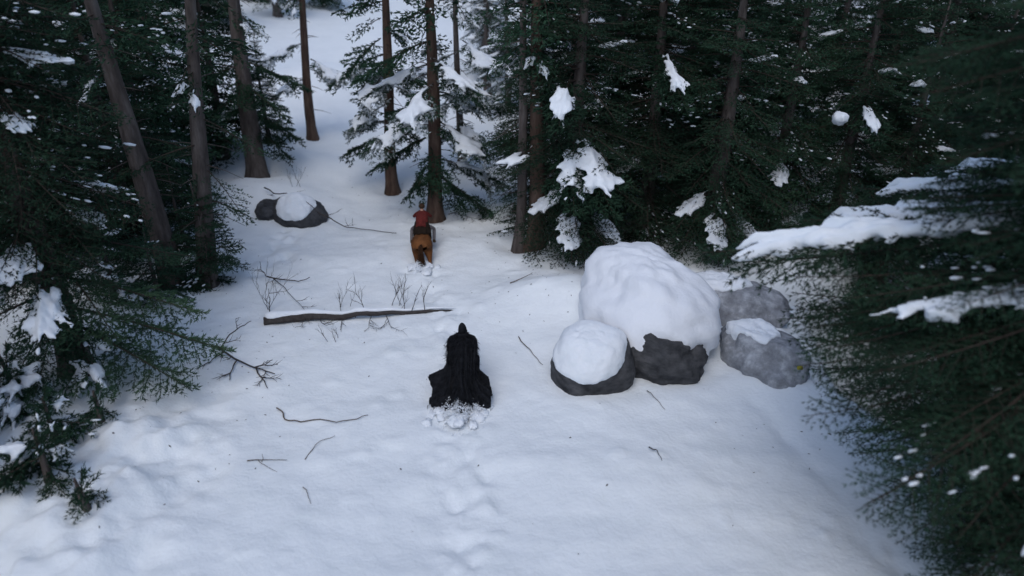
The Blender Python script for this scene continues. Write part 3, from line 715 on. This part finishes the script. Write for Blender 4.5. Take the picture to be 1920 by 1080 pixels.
stick('fallen_branch', 'dark forked dead branch lying on the snow left of the log', [[(406, 650, .10), (440, 672, .05), (478, 690, .04), (515, 700, .06)], [(420, 660, .06), (404, 672, .04), (392, 684, .02)], [(412, 655, .07), (432, 628, .12), (455, 610, .22), (470, 602, .30)], [(445, 675, .05), (434, 696, .03), (430, 712, .03)], [(478, 690, .04), (492, 686, .09), (510, 676, .12)], [(480, 692, .04), (492, 710, .03), (500, 728, .02)]], .021, seed=1, twigs=2)
stick('fallen_branch', 'crooked dark twig with upright shoots lying beyond the left end of the log', [[(500, 518, .10), (522, 524, .06), (560, 528, .05), (580, 520, .08)], [(510, 520, .08), (528, 534, .05), (545, 552, .04), (571, 582, .02)], [(506, 583, .02), (506, 560, .25), (503, 540, .5)], [(500, 518, .1), (490, 505, .2), (486, 488, .35)]], .016, seed=2, twigs=2)
stick('fallen_branch', 'long bent grey stick sunk in the snow in the lower left of the clearing', [[(519, 764, .03), (528, 770, .03), (535, 784, .02), (562, 791, .02), (600, 786, .02), (632, 793, .02), (665, 786, .02), (691, 777, .02)]], .013, 'grass', seed=3)
stick('fallen_branch', 'thin dark branch trailing right from the small snow capped boulder', [[(596, 398, .30), (620, 410, .22), (650, 425, .10), (690, 431, .04), (742, 437, .02)]], .016, seed=4, twigs=2)
stick('fallen_branch', 'thin twig arched over the small snow capped boulder', [[(497, 352, .12), (515, 362, .30), (540, 363, .50), (570, 375, .55), (596, 398, .32)]], .018, seed=5, twigs=2)
stick('dry_stem', 'thin curved stem on open snow right of the rider in black', [[(972, 632, .02), (988, 650, .03), (1002, 668, .02), (1016, 684, .02)]], .010, 'grass', 'stem', seed=6)
stick('dry_stem', 'small dark stem on the snow below the round boulder', [[(1219, 838, .05), (1230, 848, .03), (1240, 864, .01)]], .010, 'stick', 'stem', seed=7)
stick('dry_stem', 'faint stem sunk in the snow under the dark rock', [[(1212, 730, .03), (1228, 748, .02), (1246, 768, .01)]], .007, 'grass', 'stem', seed=8)
stick('dry_stem', 'thin stem on the snow right of the rider in red', [[(955, 532, .02), (975, 524, .04), (998, 512, .03)]], .012, 'grass', 'stem', seed=9)
stick('dry_stem', 'brown half buried stems at the bottom of the clearing below the bent stick', [[(462, 864, .02), (495, 862, .02), (540, 864, .0)], [(480, 862, .01), (498, 876, .01), (522, 886, .0)], [(490, 866, .01), (493, 852, .06)]], .008, 'grass', 'stem', seed=10)
stick('dry_stem', 'faint curved stem below the bent stick', [[(570, 862, .01), (588, 838, .02), (606, 826, .02), (630, 816, .02)]], .007, 'grass', 'stem', seed=11)
stick('dry_stem', 'short stem at the very bottom of the clearing', [[(567, 912, .02), (578, 926, .02), (584, 944, .01)]], .007, 'grass', 'stem', seed=12)
stick('fallen_branch', 'spray of fine twigs lying under the reddish trunk on the right', [[(840, 402, .03), (870, 396, .06), (905, 385, .08)], [(850, 400, .03), (885, 408, .05), (920, 412, .02)]], .012, seed=13, twigs=4)
def sapling(px, py, n, h, lab, seed):
    b = at(px, py); G = Geo(); rg = random.Random(seed)
    for k in range(n):
        x, y = rg.uniform(-.12, .12), rg.uniform(-.1, .1)
        twigset(G, (x, y, -.05), (rg.uniform(-.5, .5), rg.uniform(-.3, .3), 1), h * rg.uniform(.6, 1.1), rg, .006, 2, .02)
    V, F, m = G.get(); o = link('bare_shrub', np_mesh('bare_shrub', V, F, ['stick'], m), None, b)
    tag(o, lab, 'shrub')
sapling(645, 578, 4, .45, 'tiny bare shrub poking up behind the middle of the log', 1)
sapling(742, 575, 5, .5, 'tiny bare shrub poking up behind the thin end of the log', 2)
sapling(622, 640, 3, .35, 'tiny bare shrub in front of the log', 3)
sapling(555, 350, 3, .6, 'bare shrub standing on the snow above the small capped boulder', 4)
sapling(498, 582, 3, .8, 'tall bare shrub at the left end of the log', 5)
sapling(120 + 535, 425, 2, .4, 'bare shrub beside the trailing branch', 6)
sapling(908, 408, 3, .5, 'bare shrub on the snow between the reddish trunk and the slender trunk', 7)

# yellow leaf caught at the bank
b = at(1500, 690, .35)
th = np.linspace(0, 6.283, 13)[:-1]; V = np.stack([.05 * np.cos(th), .02 * np.sin(3 * th), .045 * np.sin(th)], -1); V = np.concatenate([V, [[0, -.03, 0]]])
M['yellow'] = noise_mat('yellow_leaf', [(.30, .25, .02), (.42, .36, .04)], 30, .7)[0]
o = part('yellow_leaf', V, [[k, (k + 1) % 12, 12] for k in range(12)], ['yellow'], None); o.location = b
tag(o, 'yellow withered leaf cluster beside the frosted rock at the bank', 'leaf')
sm = o.modifiers.new('solid', 'SOLIDIFY'); sm.thickness = .02

# ------------------------------------------------------------------ people
def cloth(name, c0, c1, scale=14, rough=.95, bump=.6):
    M[name] = noise_mat(name, [c0, c1], scale, rough, bump, scale * 3, spec=.1, dist=.01)[0]
cloth('skin', (.38, .22, .16), (.45, .27, .2)); cloth('brown_leather', (.06, .028, .012), (.17, .075, .028), 5); cloth('dark_brown', (.03, .018, .012), (.06, .034, .02))
cloth('red_wool', (.10, .014, .012), (.26, .04, .032), 12); cloth('grey_wool', (.10, .09, .095), (.2, .18, .18)); cloth('black_fur', (.005, .0055, .007), (.02, .021, .025), 7)
cloth('black_cloth', (.006, .006, .008), (.016, .016, .02)); cloth('boot_leather', (.03, .02, .012), (.08, .05, .025)); cloth('hair_dark', (.012, .009, .008), (.03, .022, .018), 40)
def skin(chains, sub=2):
    """chains: list of lists of (key, (x,y,z), r); shared keys join. returns verts, faces of the grown surface"""
    idx, vs, rs, es = {}, [], [], []
    for ch in chains:
        last = None
        for key, co, r in ch:
            if key not in idx: idx[key] = len(vs); vs.append(co); rs.append(r)
            if last is not None: es.append((last, idx[key]))
            last = idx[key]
    me = bpy.data.meshes.new('tmp'); me.from_pydata(vs, es, []); o = bpy.data.objects.new('tmp', me); C.objects.link(o)
    md = o.modifiers.new('s', 'SKIN'); md.use_smooth_shade = True
    for k, r in enumerate(rs):
        sv_ = me.skin_vertices[0].data[k]; sv_.radius = (r, r) if not isinstance(r, tuple) else r; sv_.use_root = k == 0
    o.modifiers.new('u', 'SUBSURF').levels = sub
    dg = bpy.context.evaluated_depsgraph_get(); dg.update()
    me2 = bpy.data.meshes.new_from_object(o.evaluated_get(dg)); bpy.data.objects.remove(o); bpy.data.meshes.remove(me)
    me2.polygons.foreach_set('use_smooth', np.ones(len(me2.polygons), bool))
    return me2
def skin_part(name, chains, m, parent, sub=2):
    me = skin(chains, sub); me.name = name; me.materials.clear(); me.materials.append(M[m]); return link(name, me, parent)
def lerp(a, b, t): return tuple(a[k] + (b[k] - a[k]) * t for k in range(3))
def person(label, loc, rz, J, top, legs, boots, gloves, headr=.088):
    t = thing('person', label, 'person', loc, (0, 0, rz))
    def leg(s): return [('pel', J['pel'], .115), ('hip' + s, J['hip' + s], .088), ('th' + s, lerp(J['hip' + s], J['kn' + s], .5), .078), ('kn' + s, J['kn' + s], .056), ('cf' + s, lerp(J['kn' + s], J['an' + s], .35), .056), ('an' + s, J['an' + s], .038), ('toe' + s, J['toe' + s], .034)]
    def arm(s): return [('ch', J['ch'], .125), ('sh' + s, J['sh' + s], .058), ('ua' + s, lerp(J['sh' + s], J['el' + s], .5), .047), ('el' + s, J['el' + s], .038), ('fa' + s, lerp(J['el' + s], J['wr' + s], .4), .038), ('wr' + s, J['wr' + s], .025), ('pm' + s, lerp(J['wr' + s], J['hd' + s], .5), .03), ('hd' + s, J['hd' + s], .026)]
    sp__ = [('pel', J['pel'], .115), ('wa', J['wa'], .105), ('ch', J['ch'], .125), ('nk', J['nk'], .055), ('jaw', J['jaw'], .07), ('hdc', J['hdc'], headr), ('crn', J['crn'], .06)]
    fc = np.array(J['hdc']) + np.array([0, .095, -.02])
    face = [('hdc', J['hdc'], headr), ('nose', tuple(fc), .016)]
    skin_part('body', [sp__, leg('L'), leg('R'), arm('L'), arm('R'), face], 'skin', t)
    up = lambda ch, k, a=None, b=None: [(x, y, r + k) for x, y, r in ch[a:b]]
    skin_part('jacket', [up([sp__[0], sp__[1], sp__[2], ('nk', J['nk'], .052)], .022), up(arm('L'), .016, 0, 6), up(arm('R'), .016, 0, 6)], top, t)
    skin_part('trousers', [up(leg('L'), .016, 0, 6), up(leg('R'), .016, 0, 6)], legs, t)
    for s in 'LR':
        a, b = np.array(J['an' + s]), np.array(J['toe' + s]); kn = np.array(J['kn' + s])
        mid = a + (kn - a) * .55; heel = a - (b - a) * .35
        skin_part('boot', [[('a', tuple(mid), .062), ('b', tuple(a + (kn - a) * .2), .052), ('c', tuple(a), .054), ('d', tuple((a + b) / 2), .05), ('e', tuple(b), .042)], [('c', tuple(a), .054), ('h', tuple(heel), .036)]], boots, t)
        wv, hv = np.array(J['wr' + s]), np.array(J['hd' + s]); dv = (hv - wv) / (np.linalg.norm(hv - wv) + 1e-9)
        sd_ = np.cross(dv, [0, 0, 1.0]); sd_ /= np.linalg.norm(sd_) + 1e-9; nn = np.cross(sd_, dv)
        ch = [[('p0', tuple(wv), .027), ('p1', tuple(wv + dv * .05), .033), ('p2', tuple(wv + dv * .085), .03)]]
        palm = wv + dv * .08
        fing = []
        for q, (o_, l_) in enumerate(((-.030, .062), (-.010, .075), (.010, .07), (.030, .055))):
            f0 = palm + sd_ * o_; f1 = f0 + dv * l_ * .55 + nn * -.012; f2 = f1 + dv * l_ * .2 - nn * l_ * .45
            fing.append([(f'f{q}a', tuple(f0 - dv * .03), .009), (f'f{q}b', tuple(f0), .0095), (f'f{q}c', tuple(f1), .009), (f'f{q}d', tuple(f2), .008)])
        t0 = wv + dv * .03; sg = 1 if s == 'L' else -1
        fing.append([('t0', tuple(t0), .011), ('t1', tuple(t0 + sd_ * .04 * sg + dv * .02), .011), ('t2', tuple(t0 + sd_ * .045 * sg + dv * .055), .009)])
        skin_part('glove', ch, gloves, t, 1)
        Gf = Geo()
        gl = [o for o in t.children if o.name.startswith('glove')][-1]
        for k, f_ in enumerate(fing):
            V, F = tube([x[1] for x in f_], [x[2] for x in f_], 7); Gf.add(V, F)
        V, F, mm = Gf.get(); part('fingers', V, F, [gloves], gl, mm)
    return t
def loft(rings, n=40, fold=.0, seed=0, arc=(0, 2 * math.pi), hem=None, rag=0.0):
    """rings: (cx, cy, cz, rx, ry); arc measured from the back (-Y)"""
    rings = np.array(rings, float); m = len(rings) * 7
    tt = np.linspace(0, len(rings) - 1, m); R = np.stack([np.interp(tt, np.arange(len(rings)), rings[:, k]) for k in range(5)], -1)
    u = np.linspace(arc[0], arc[1], n); closed = abs(arc[1] - arc[0] - 2 * math.pi) < 1e-6
    if closed: u = u[:-1]
    s = np.linspace(0, 1, m)[:, None]
    f = 1 + fold * s * (np.sin(u * 9 + seed + 1.5 * s) * .6 + vn(u[None] * 3 + seed, s * 2 + 0 * u[None], 0) * .8) + .03 * vn(u[None] * 4 + seed, s * 6 + 0 * u[None], 3)
    X_ = R[:, 0:1] + R[:, 3:4] * np.sin(u)[None] * f; Y_ = R[:, 1:2] - R[:, 4:5] * np.cos(u)[None] * f; Z_ = R[:, 2:3] + 0 * X_
    if hem is not None:
        hz = np.array([hem(a) for a in u]) + rag * vn(u * 7 + seed, 0 * u) + rag * .7 * vn(u * 23 + seed, 0 * u + 4)
        top = R[0, 2]; k = (top - hz) / (top - R[-1, 2]); Z_ = top - (top - Z_) * k[None]
    V = np.stack([X_, Y_, Z_], -1).reshape(-1, 3); w_ = len(u)
    i = np.arange(m - 1)[:, None] * w_; j = np.arange(w_ if closed else w_ - 1)[None]; j2 = (j + 1) % w_
    return V, np.stack([i + j, i + j2, i + w_ + j2, i + w_ + j], -1).reshape(-1, 4)
def solid(o, th_):
    q = o.modifiers.new('solid', 'SOLIDIFY'); q.thickness = th_; q.offset = 1
    return o
def fur(V, F, n, l, seed, down=(0, -.3, -1)):
    rs = np.random.RandomState(seed); f = F[rs.randint(0, len(F), n)]
    a, b, c = V[f[:, 0]], V[f[:, 1]], V[f[:, 2]]; nm = np.cross(b - a, c - a); nm /= np.linalg.norm(nm, axis=1)[:, None] + 1e-9
    p = a + (b - a) * rs.rand(n, 1) + (c - a) * rs.rand(n, 1); dn = np.array(down) + rs.randn(n, 3) * .35
    dd = nm * rs.choice([-1, 1], (n, 1)) * .1 + dn / np.linalg.norm(dn, axis=1)[:, None]; s = rs.randn(n, 3); s /= np.linalg.norm(s, axis=1)[:, None]
    nm = np.where(nm[:, 1:2] > 0, -nm, nm)
    p = p + nm * .01
    L_ = l * rs.uniform(.5, 1.3, (n, 1))
    W = np.stack([p - s * .009, p + s * .009, p + (dd * .8 + nm * .45) * L_], 1).reshape(-1, 3)
    return W, np.arange(3 * n).reshape(-1, 3)

# ---- horses and riders; built in metres, sized by 1 / UNIT like all things laid out in units
K_ = 1 / UNIT
cloth('chestnut', (.05, .02, .009), (.19, .075, .026), 3.0, .7, .3); cloth('black_coat', (.005, .005, .006), (.014, .013, .013), 4, .6, .3); cloth('hoof', (.02, .018, .016), (.05, .045, .04))
cloth('saddle_leather', (.012, .008, .006), (.03, .02, .014)); cloth('red_cloth', (.05, .010, .009), (.15, .028, .024), 9); cloth('tail_red', (.022, .010, .006), (.06, .028, .013), 20)
def strands(paths, n, m, parent, name, seed, spread, r0=.006):
    rs = np.random.RandomState(seed); G = Geo()
    for q in range(n):
        pth = np.array(paths[rs.randint(len(paths))], float); k = np.arange(len(pth))[:, None] / (len(pth) - 1)
        off = rs.randn(3) * spread; P = pth + off * (.25 + .9 * k) + rs.randn(len(pth), 3) * spread * .25 * k
        V, F = tube(polyline(P, 3), np.linspace(r0 * 1.6, r0 * .3, (len(P) - 1) * 3 + 1), 4); G.add(V, F)
    V, F, mm = G.get(); return part(name, V, F, [m], parent, mm)
def horse(label, loc, rz, coat, hair_m, hind, seed):
    """hind: for L and R the stifle, hock, fetlock and hoof"""
    t = thing('horse', label, 'horse', loc, (0, 0, rz)); t.scale = (K_,) * 3
    back = [('rump', (0, -.76, 1.26), .27), ('croup', (0, -.52, 1.30), .335), ('loin', (0, -.20, 1.30), .285), ('barrel', (0, .12, 1.25), .30), ('girth', (0, .40, 1.22), .30), ('chest', (0, .66, 1.22), .25),
            ('neck1', (0, .90, 1.34), .19), ('neck2', (0, 1.14, 1.47), .145), ('poll', (0, 1.38, 1.57), .115), ('cheek', (0, 1.51, 1.50), .115), ('face', (0, 1.66, 1.35), .08), ('muzzle', (0, 1.79, 1.20), .062)]
    ch = [back]
    for s_ in 'LR':
        sx = -1 if s_ == 'L' else 1; st, hk, ft, hf = hind[s_]
        ch.append([('croup', (0, -.52, 1.30), .335), ('hip' + s_, (sx * .19, -.62, 1.16), .235), ('st' + s_, st, .18), ('gk' + s_, lerp(st, hk, .55), .105), ('hk' + s_, hk, .062), ('cn' + s_, lerp(hk, ft, .5), .042), ('ft' + s_, ft, .048), ('hf' + s_, hf, .045)])
        fk, ff, fh = ((sx * .15, .98, .80), (sx * .16, 1.18, .52), (sx * .16, 1.28, .44)) if s_ == 'R' else ((sx * .15, .74, .72), (sx * .15, .60, .44), (sx * .15, .50, .36))
        ch.append([('girth', (0, .40, 1.22), .30), ('shd' + s_, (sx * .15, .60, 1.10), .16), ('elb' + s_, (sx * .16, .62, .96), .10), ('kne' + s_, fk, .062), ('ffk' + s_, ff, .045), ('ffh' + s_, fh, .045)])
    skin_part('body', ch, coat, t)
    for sx in (-1, 1):      # ears
        V, F = tube([(sx * .05, 1.36, 1.65), (sx * .065, 1.34, 1.71), (sx * .07, 1.30, 1.77)], [.028, .03, .006], 8); part('ear', V, F, [coat], t)
        V, F = ICO[2]; part('eye', V * .02 + [sx * .105, 1.53, 1.53], F, ['hoof'], t)
    for s_ in 'LR':
        st, hk, ft, hf = hind[s_]; d_ = np.array(hf) - np.array(ft); d_ /= np.linalg.norm(d_)
        V, F = tube([np.array(hf) - d_ * .03, np.array(hf) + d_ * .08], [.05, .068], 12); part('hoof', V, F, ['hoof'], t)
    strands([[(0, -.92, 1.34), (0, -1.05, 1.34), (.01, -1.16, 1.16), (.02, -1.22, .92), (.05, -1.28, .72)]], 220, hair_m, t, 'tail', seed, .042, .011)
    strands([[(0, y_, z_), (.05, y_ - .10, z_ + .03), (.12, y_ - .16, z_ - .12)] for y_, z_ in ((.82, 1.50), (.95, 1.54), (1.06, 1.58), (1.18, 1.62), (1.30, 1.66))], 120, hair_m, t, 'mane', seed + 1, .025, .007)
    V, F = loft([(0, -.02, 1.60, .05, .16), (0, -.02, 1.595, .16, .24), (0, .0, 1.54, .26, .28), (0, .02, 1.40, .318, .30), (0, .02, 1.20, .325, .28)], 36, .02, 2)
    solid(part('saddle', V, F, ['saddle_leather'], t), .012)
    V, F = tube([(0, -.30, 1.60), (0, -.26, 1.67), (0, -.16, 1.63), (0, .10, 1.62), (0, .24, 1.72)], [.05, .10, .10, .09, .04], 12); V[:, 0] *= 1.25; part('saddle_seat', V, F, ['saddle_leather'], t)
    G = Geo()
    for sx in (-1, 1):
        V, F = tube([(sx * .16, .50, 1.92), (sx * .17, .80, 1.62), (sx * .15, 1.25, 1.48), (sx * .075, 1.70, 1.30)], .010, 5); G.add(V, F)
    V, F, mm = G.get(); part('reins', V, F, ['saddle_leather'], t, mm)
    return t
def seat(lean_y, k):       # joints of a rider crouched forward over the neck
    J = dict(pel=(0, -.06, 1.76), wa=(0, lean_y * .25 - .05, 1.92), ch=(0, lean_y * .62, 2.10), nk=(0, lean_y, 2.27), jaw=(0, lean_y + .05, 2.34), hdc=(0, lean_y + .08, 2.42), crn=(0, lean_y + .09, 2.50),
        hipL=(-.12, -.02, 1.72), knL=(-.40, .34, 1.46), anL=(-.42, .02, 1.06), toeL=(-.45, .16, 1.02), hipR=(.12, -.02, 1.72), knR=(.40, .34, 1.46), anR=(.40, .04, 1.06), toeR=(.43, .18, 1.02),
        shL=(-.19, lean_y - .05, 2.19), elL=(-.31, lean_y + .08, 1.98), wrL=(-.18, lean_y + .30, 1.94), hdL=(-.14, lean_y + .37, 1.93), shR=(.19, lean_y - .05, 2.19), elR=(.31, lean_y + .08, 1.98), wrR=(.18, lean_y + .30, 1.94), hdR=(.14, lean_y + .37, 1.93))
    return {a: (v[0], v[1], 1.76 + (v[2] - 1.76) * k if v[2] > 1.76 and a not in ('wrL', 'hdL', 'wrR', 'hdR') else v[2]) for a, v in J.items()}
def crouch(rings, k): return [(a, b, 1.70 + (c - 1.70) * k if c > 1.70 else c, d, e) for a, b, c, d, e in rings]
SINK = .50
# rider in red on the chestnut horse
pa = at(789, 501); la_ = Vector((pa.x, pa.y + .62, pa.z - SINK * K_))
hA = horse('chestnut horse galloping away up the clearing under a rider in red', la_, .04, 'chestnut', 'tail_red',
    dict(L=((-.21, -.50, .98), (-.18, -.86, .62), (-.19, -.80, .30), (-.19, -.76, .22)), R=((.22, -.56, .98), (.30, -1.00, .74), (.40, -1.16, .50), (.43, -1.24, .42))), 1)
JA = seat(.26, .80)
A = person('rider in a red jacket and brown cap on the chestnut horse', la_, .04, JA, 'red_cloth', 'grey_wool', 'boot_leather', 'black_cloth', .092); A.scale = (K_,) * 3
V, F = ICO[3]; W = V * [.112, .12, .10] * (1 + .08 * fbm(V[:, 0] * 3, V[:, 1] * 3, V[:, 2] * 3, 3))[:, None]
part('cap', W + np.array(JA['hdc']) + [0, .0, .05], F, ['dark_brown'], A)
V, F = loft(crouch([(0, .21, 2.33, .10, .08), (0, .18, 2.27, .19, .13), (0, .12, 2.16, .215, .17), (0, .02, 1.98, .21, .17), (0, -.08, 1.84, .23, .19), (0, -.12, 1.76, .24, .20)], .82), 60, .10, 2, hem=lambda a: 1.78 + .05 * math.cos(2 * a), rag=.02)
solid(part('cape', V, F, ['red_cloth'], A), .016)
V, F = loft([(0, -.03, 1.90, .235, .18), (0, -.07, 1.80, .265, .215), (0, -.11, 1.68, .30, .25), (0, -.14, 1.56, .33, .28)], 60, .08, 3, hem=lambda a: 1.55 + .03 * math.cos(3 * a), rag=.02)
solid(part('skirt', V, F, ['saddle_leather'], A), .016)

# rider in black on the black horse
pb = at(865, 768); lb_ = Vector((pb.x, pb.y + .60, pb.z - (SINK + .06) * K_))
hB = horse('black horse galloping away nearest the viewer, half hidden by a black cloak', lb_, .02, 'black_coat', 'black_fur',
    dict(L=((-.25, -.50, 1.0), (-.40, -.92, .72), (-.52, -1.02, .42), (-.56, -1.08, .34)), R=((.25, -.50, 1.0), (.38, -.92, .74), (.50, -1.0, .44), (.54, -1.06, .36))), 3)
JB = seat(.34, .82)
B = person('rider in a tattered black cloak on the black horse', lb_, .02, JB, 'black_cloth', 'black_cloth', 'black_cloth', 'black_cloth', .088); B.scale = (K_,) * 3
def hemB(a):
    x = abs(a)
    return 1.22 - .60 * min(1, x / .85) if x < .95 else .62 + .75 * min(1, (x - .95) / .9)
V, F = loft(crouch([(0, .28, 2.38, .11, .09), (0, .24, 2.31, .19, .12), (0, .18, 2.24, .33, .17), (0, .10, 2.12, .39, .22), (0, -.05, 1.90, .39, .26), (0, -.28, 1.64, .36, .42), (0, -.46, 1.38, .36, .52), (.02, -.60, 1.08, .50, .56), (.0, -.70, .82, .82, .54)], .84), 110, .16, 4, arc=(-1.9, 1.9), hem=hemB, rag=.20)
ck = solid(part('cloak', V, F, ['black_fur'], B), .022)
F3 = np.concatenate([F[:, [0, 1, 2]], F[:, [0, 2, 3]]])
Vf, Ff = fur(V, F3, 6000, .16, 3)
fo = part('cloak_fringe', Vf, Ff, ['black_fur'], B, smooth=False); fo['kind'] = 'stuff'
V, F = ICO[3]; W = V * [.115, .13, .19] * (1 + .08 * fbm(V[:, 0] * 3, V[:, 1] * 3, V[:, 2] * 3, 3))[:, None]
part('hood', W + np.array(JB['hdc']) + [0, -.03, .0], F, ['black_fur'], B)

for o in (A, hA): o.scale = (K_ * .92,) * 3
for o in (B, hB): o.scale = (K_ * .88,) * 3
# snow thrown up behind the runners
def spray(p, lab, n, sx, sy, h, seed, smax=.05):
    rs = np.random.RandomState(seed); G = Geo(); IV, IF = ICO[1]; IV3, IF3 = ICO[3]; XY = []
    for k in range(n):
        a = rs.rand() ** 1.4; x = rs.randn() * sx * (.35 + .5 * a); y = -abs(rs.randn()) * sy * .7 + .1 * rs.randn(); z = max(0, rs.rand() ** 1.6 * h * (1 - abs(x) / (sx * 2.2))) 
        s = smax * rs.uniform(.15, 1) ** 1.6 * (1.6 - .9 * z / h)
        W = IV * (1 + .3 * vn(IV[:, 0] * 2 + k, IV[:, 1] * 2, IV[:, 2] * 2))[:, None] * s * rs.uniform(.6, 1.3, 3)
        G.add(W + [x, y, z - .01], IF); XY += [(x, y)] * len(IV)
    for k in range(34):
        x, y, q = rs.randn() * sx * .8, -abs(rs.randn()) * sy * .8 + .05, rs.uniform(.5, 1.25)
        W = IV3 * (1 + .42 * fbm(IV3[:, 0] * 1.8 + k * 3, IV3[:, 1] * 1.8, IV3[:, 2] * 1.8, 3))[:, None] * [.085 * q, .12 * q, .045 * q]
        G.add(W + [x, y, rs.rand() * h * .45 * max(0, 1 - abs(x) / (sx * 1.6))], IF3); XY += [(x, y)] * len(IV3)
    V, F, m = G.get(); XY = np.array(XY); V[:, 2] += ground(p.x + XY[:, 0], p.y + XY[:, 1]) - p.z; o = link('snow_spray', np_mesh('snow_spray', V, F, ['clump'], m, smooth=True), None, p)
    tag(o, lab, 'snow', kind='stuff')
spray(pb + Vector((0, .02, 0)), 'snow kicked up behind the black horse', 2600, .24, .26, .34, 1, .013)
spray(pa + Vector((0.02, .0, 0)), 'snow kicked up behind the chestnut horse', 1400, .13, .18, .22, 2, .012)

# needles, cones and bark flakes dropped on the snow near the trees
G = Geo(); rs = np.random.RandomState(3)
feet = [(BASE[k].x, BASE[k].y) for k in ('T1', 'T2', 'T3', 'T5', 'T6', 'T7', 'TL')] + [(.5, 13.5), (-5.5, 11.5), (4.8, 9.5), (-5, 9)]
for q in range(650):
    cx, cy = feet[rs.randint(len(feet))] if q % 9 else (rs.uniform(-5, 5), rs.uniform(6, 17))
    x, y = cx + rs.randn() * .9, cy + rs.randn() * .9
    z = .006; a = rs.rand() * 6.28; l = rs.uniform(.008, .028); w_ = l * rs.uniform(.12, .5)
    u = np.array([math.cos(a), math.sin(a), 0]) * l; v = np.array([-math.sin(a), math.cos(a), 0]) * w_
    c = np.array([x, y, z])
    G.add([c - u, c + v, c + u, c - v, c + [0, 0, w_ * .8]], [[0, 3, 4], [3, 2, 4], [2, 1, 4], [1, 0, 4]])
V, F, m = G.get(); V[:, 2] += ground(V[:, 0], V[:, 1]); o = link('fallen_needles', np_mesh('fallen_needles', V, F, ['twig'], m))
tag(o, 'dark needles and bark flakes scattered on the snow round the trees', 'litter', kind='stuff')

# ------------------------------------------------------------------ units to metres
for o in list(bpy.data.objects):
    if o.parent is None and o.type != 'CAMERA':
        o.location = Vector(o.location) * UNIT
        o.scale = Vector(o.scale) * UNIT
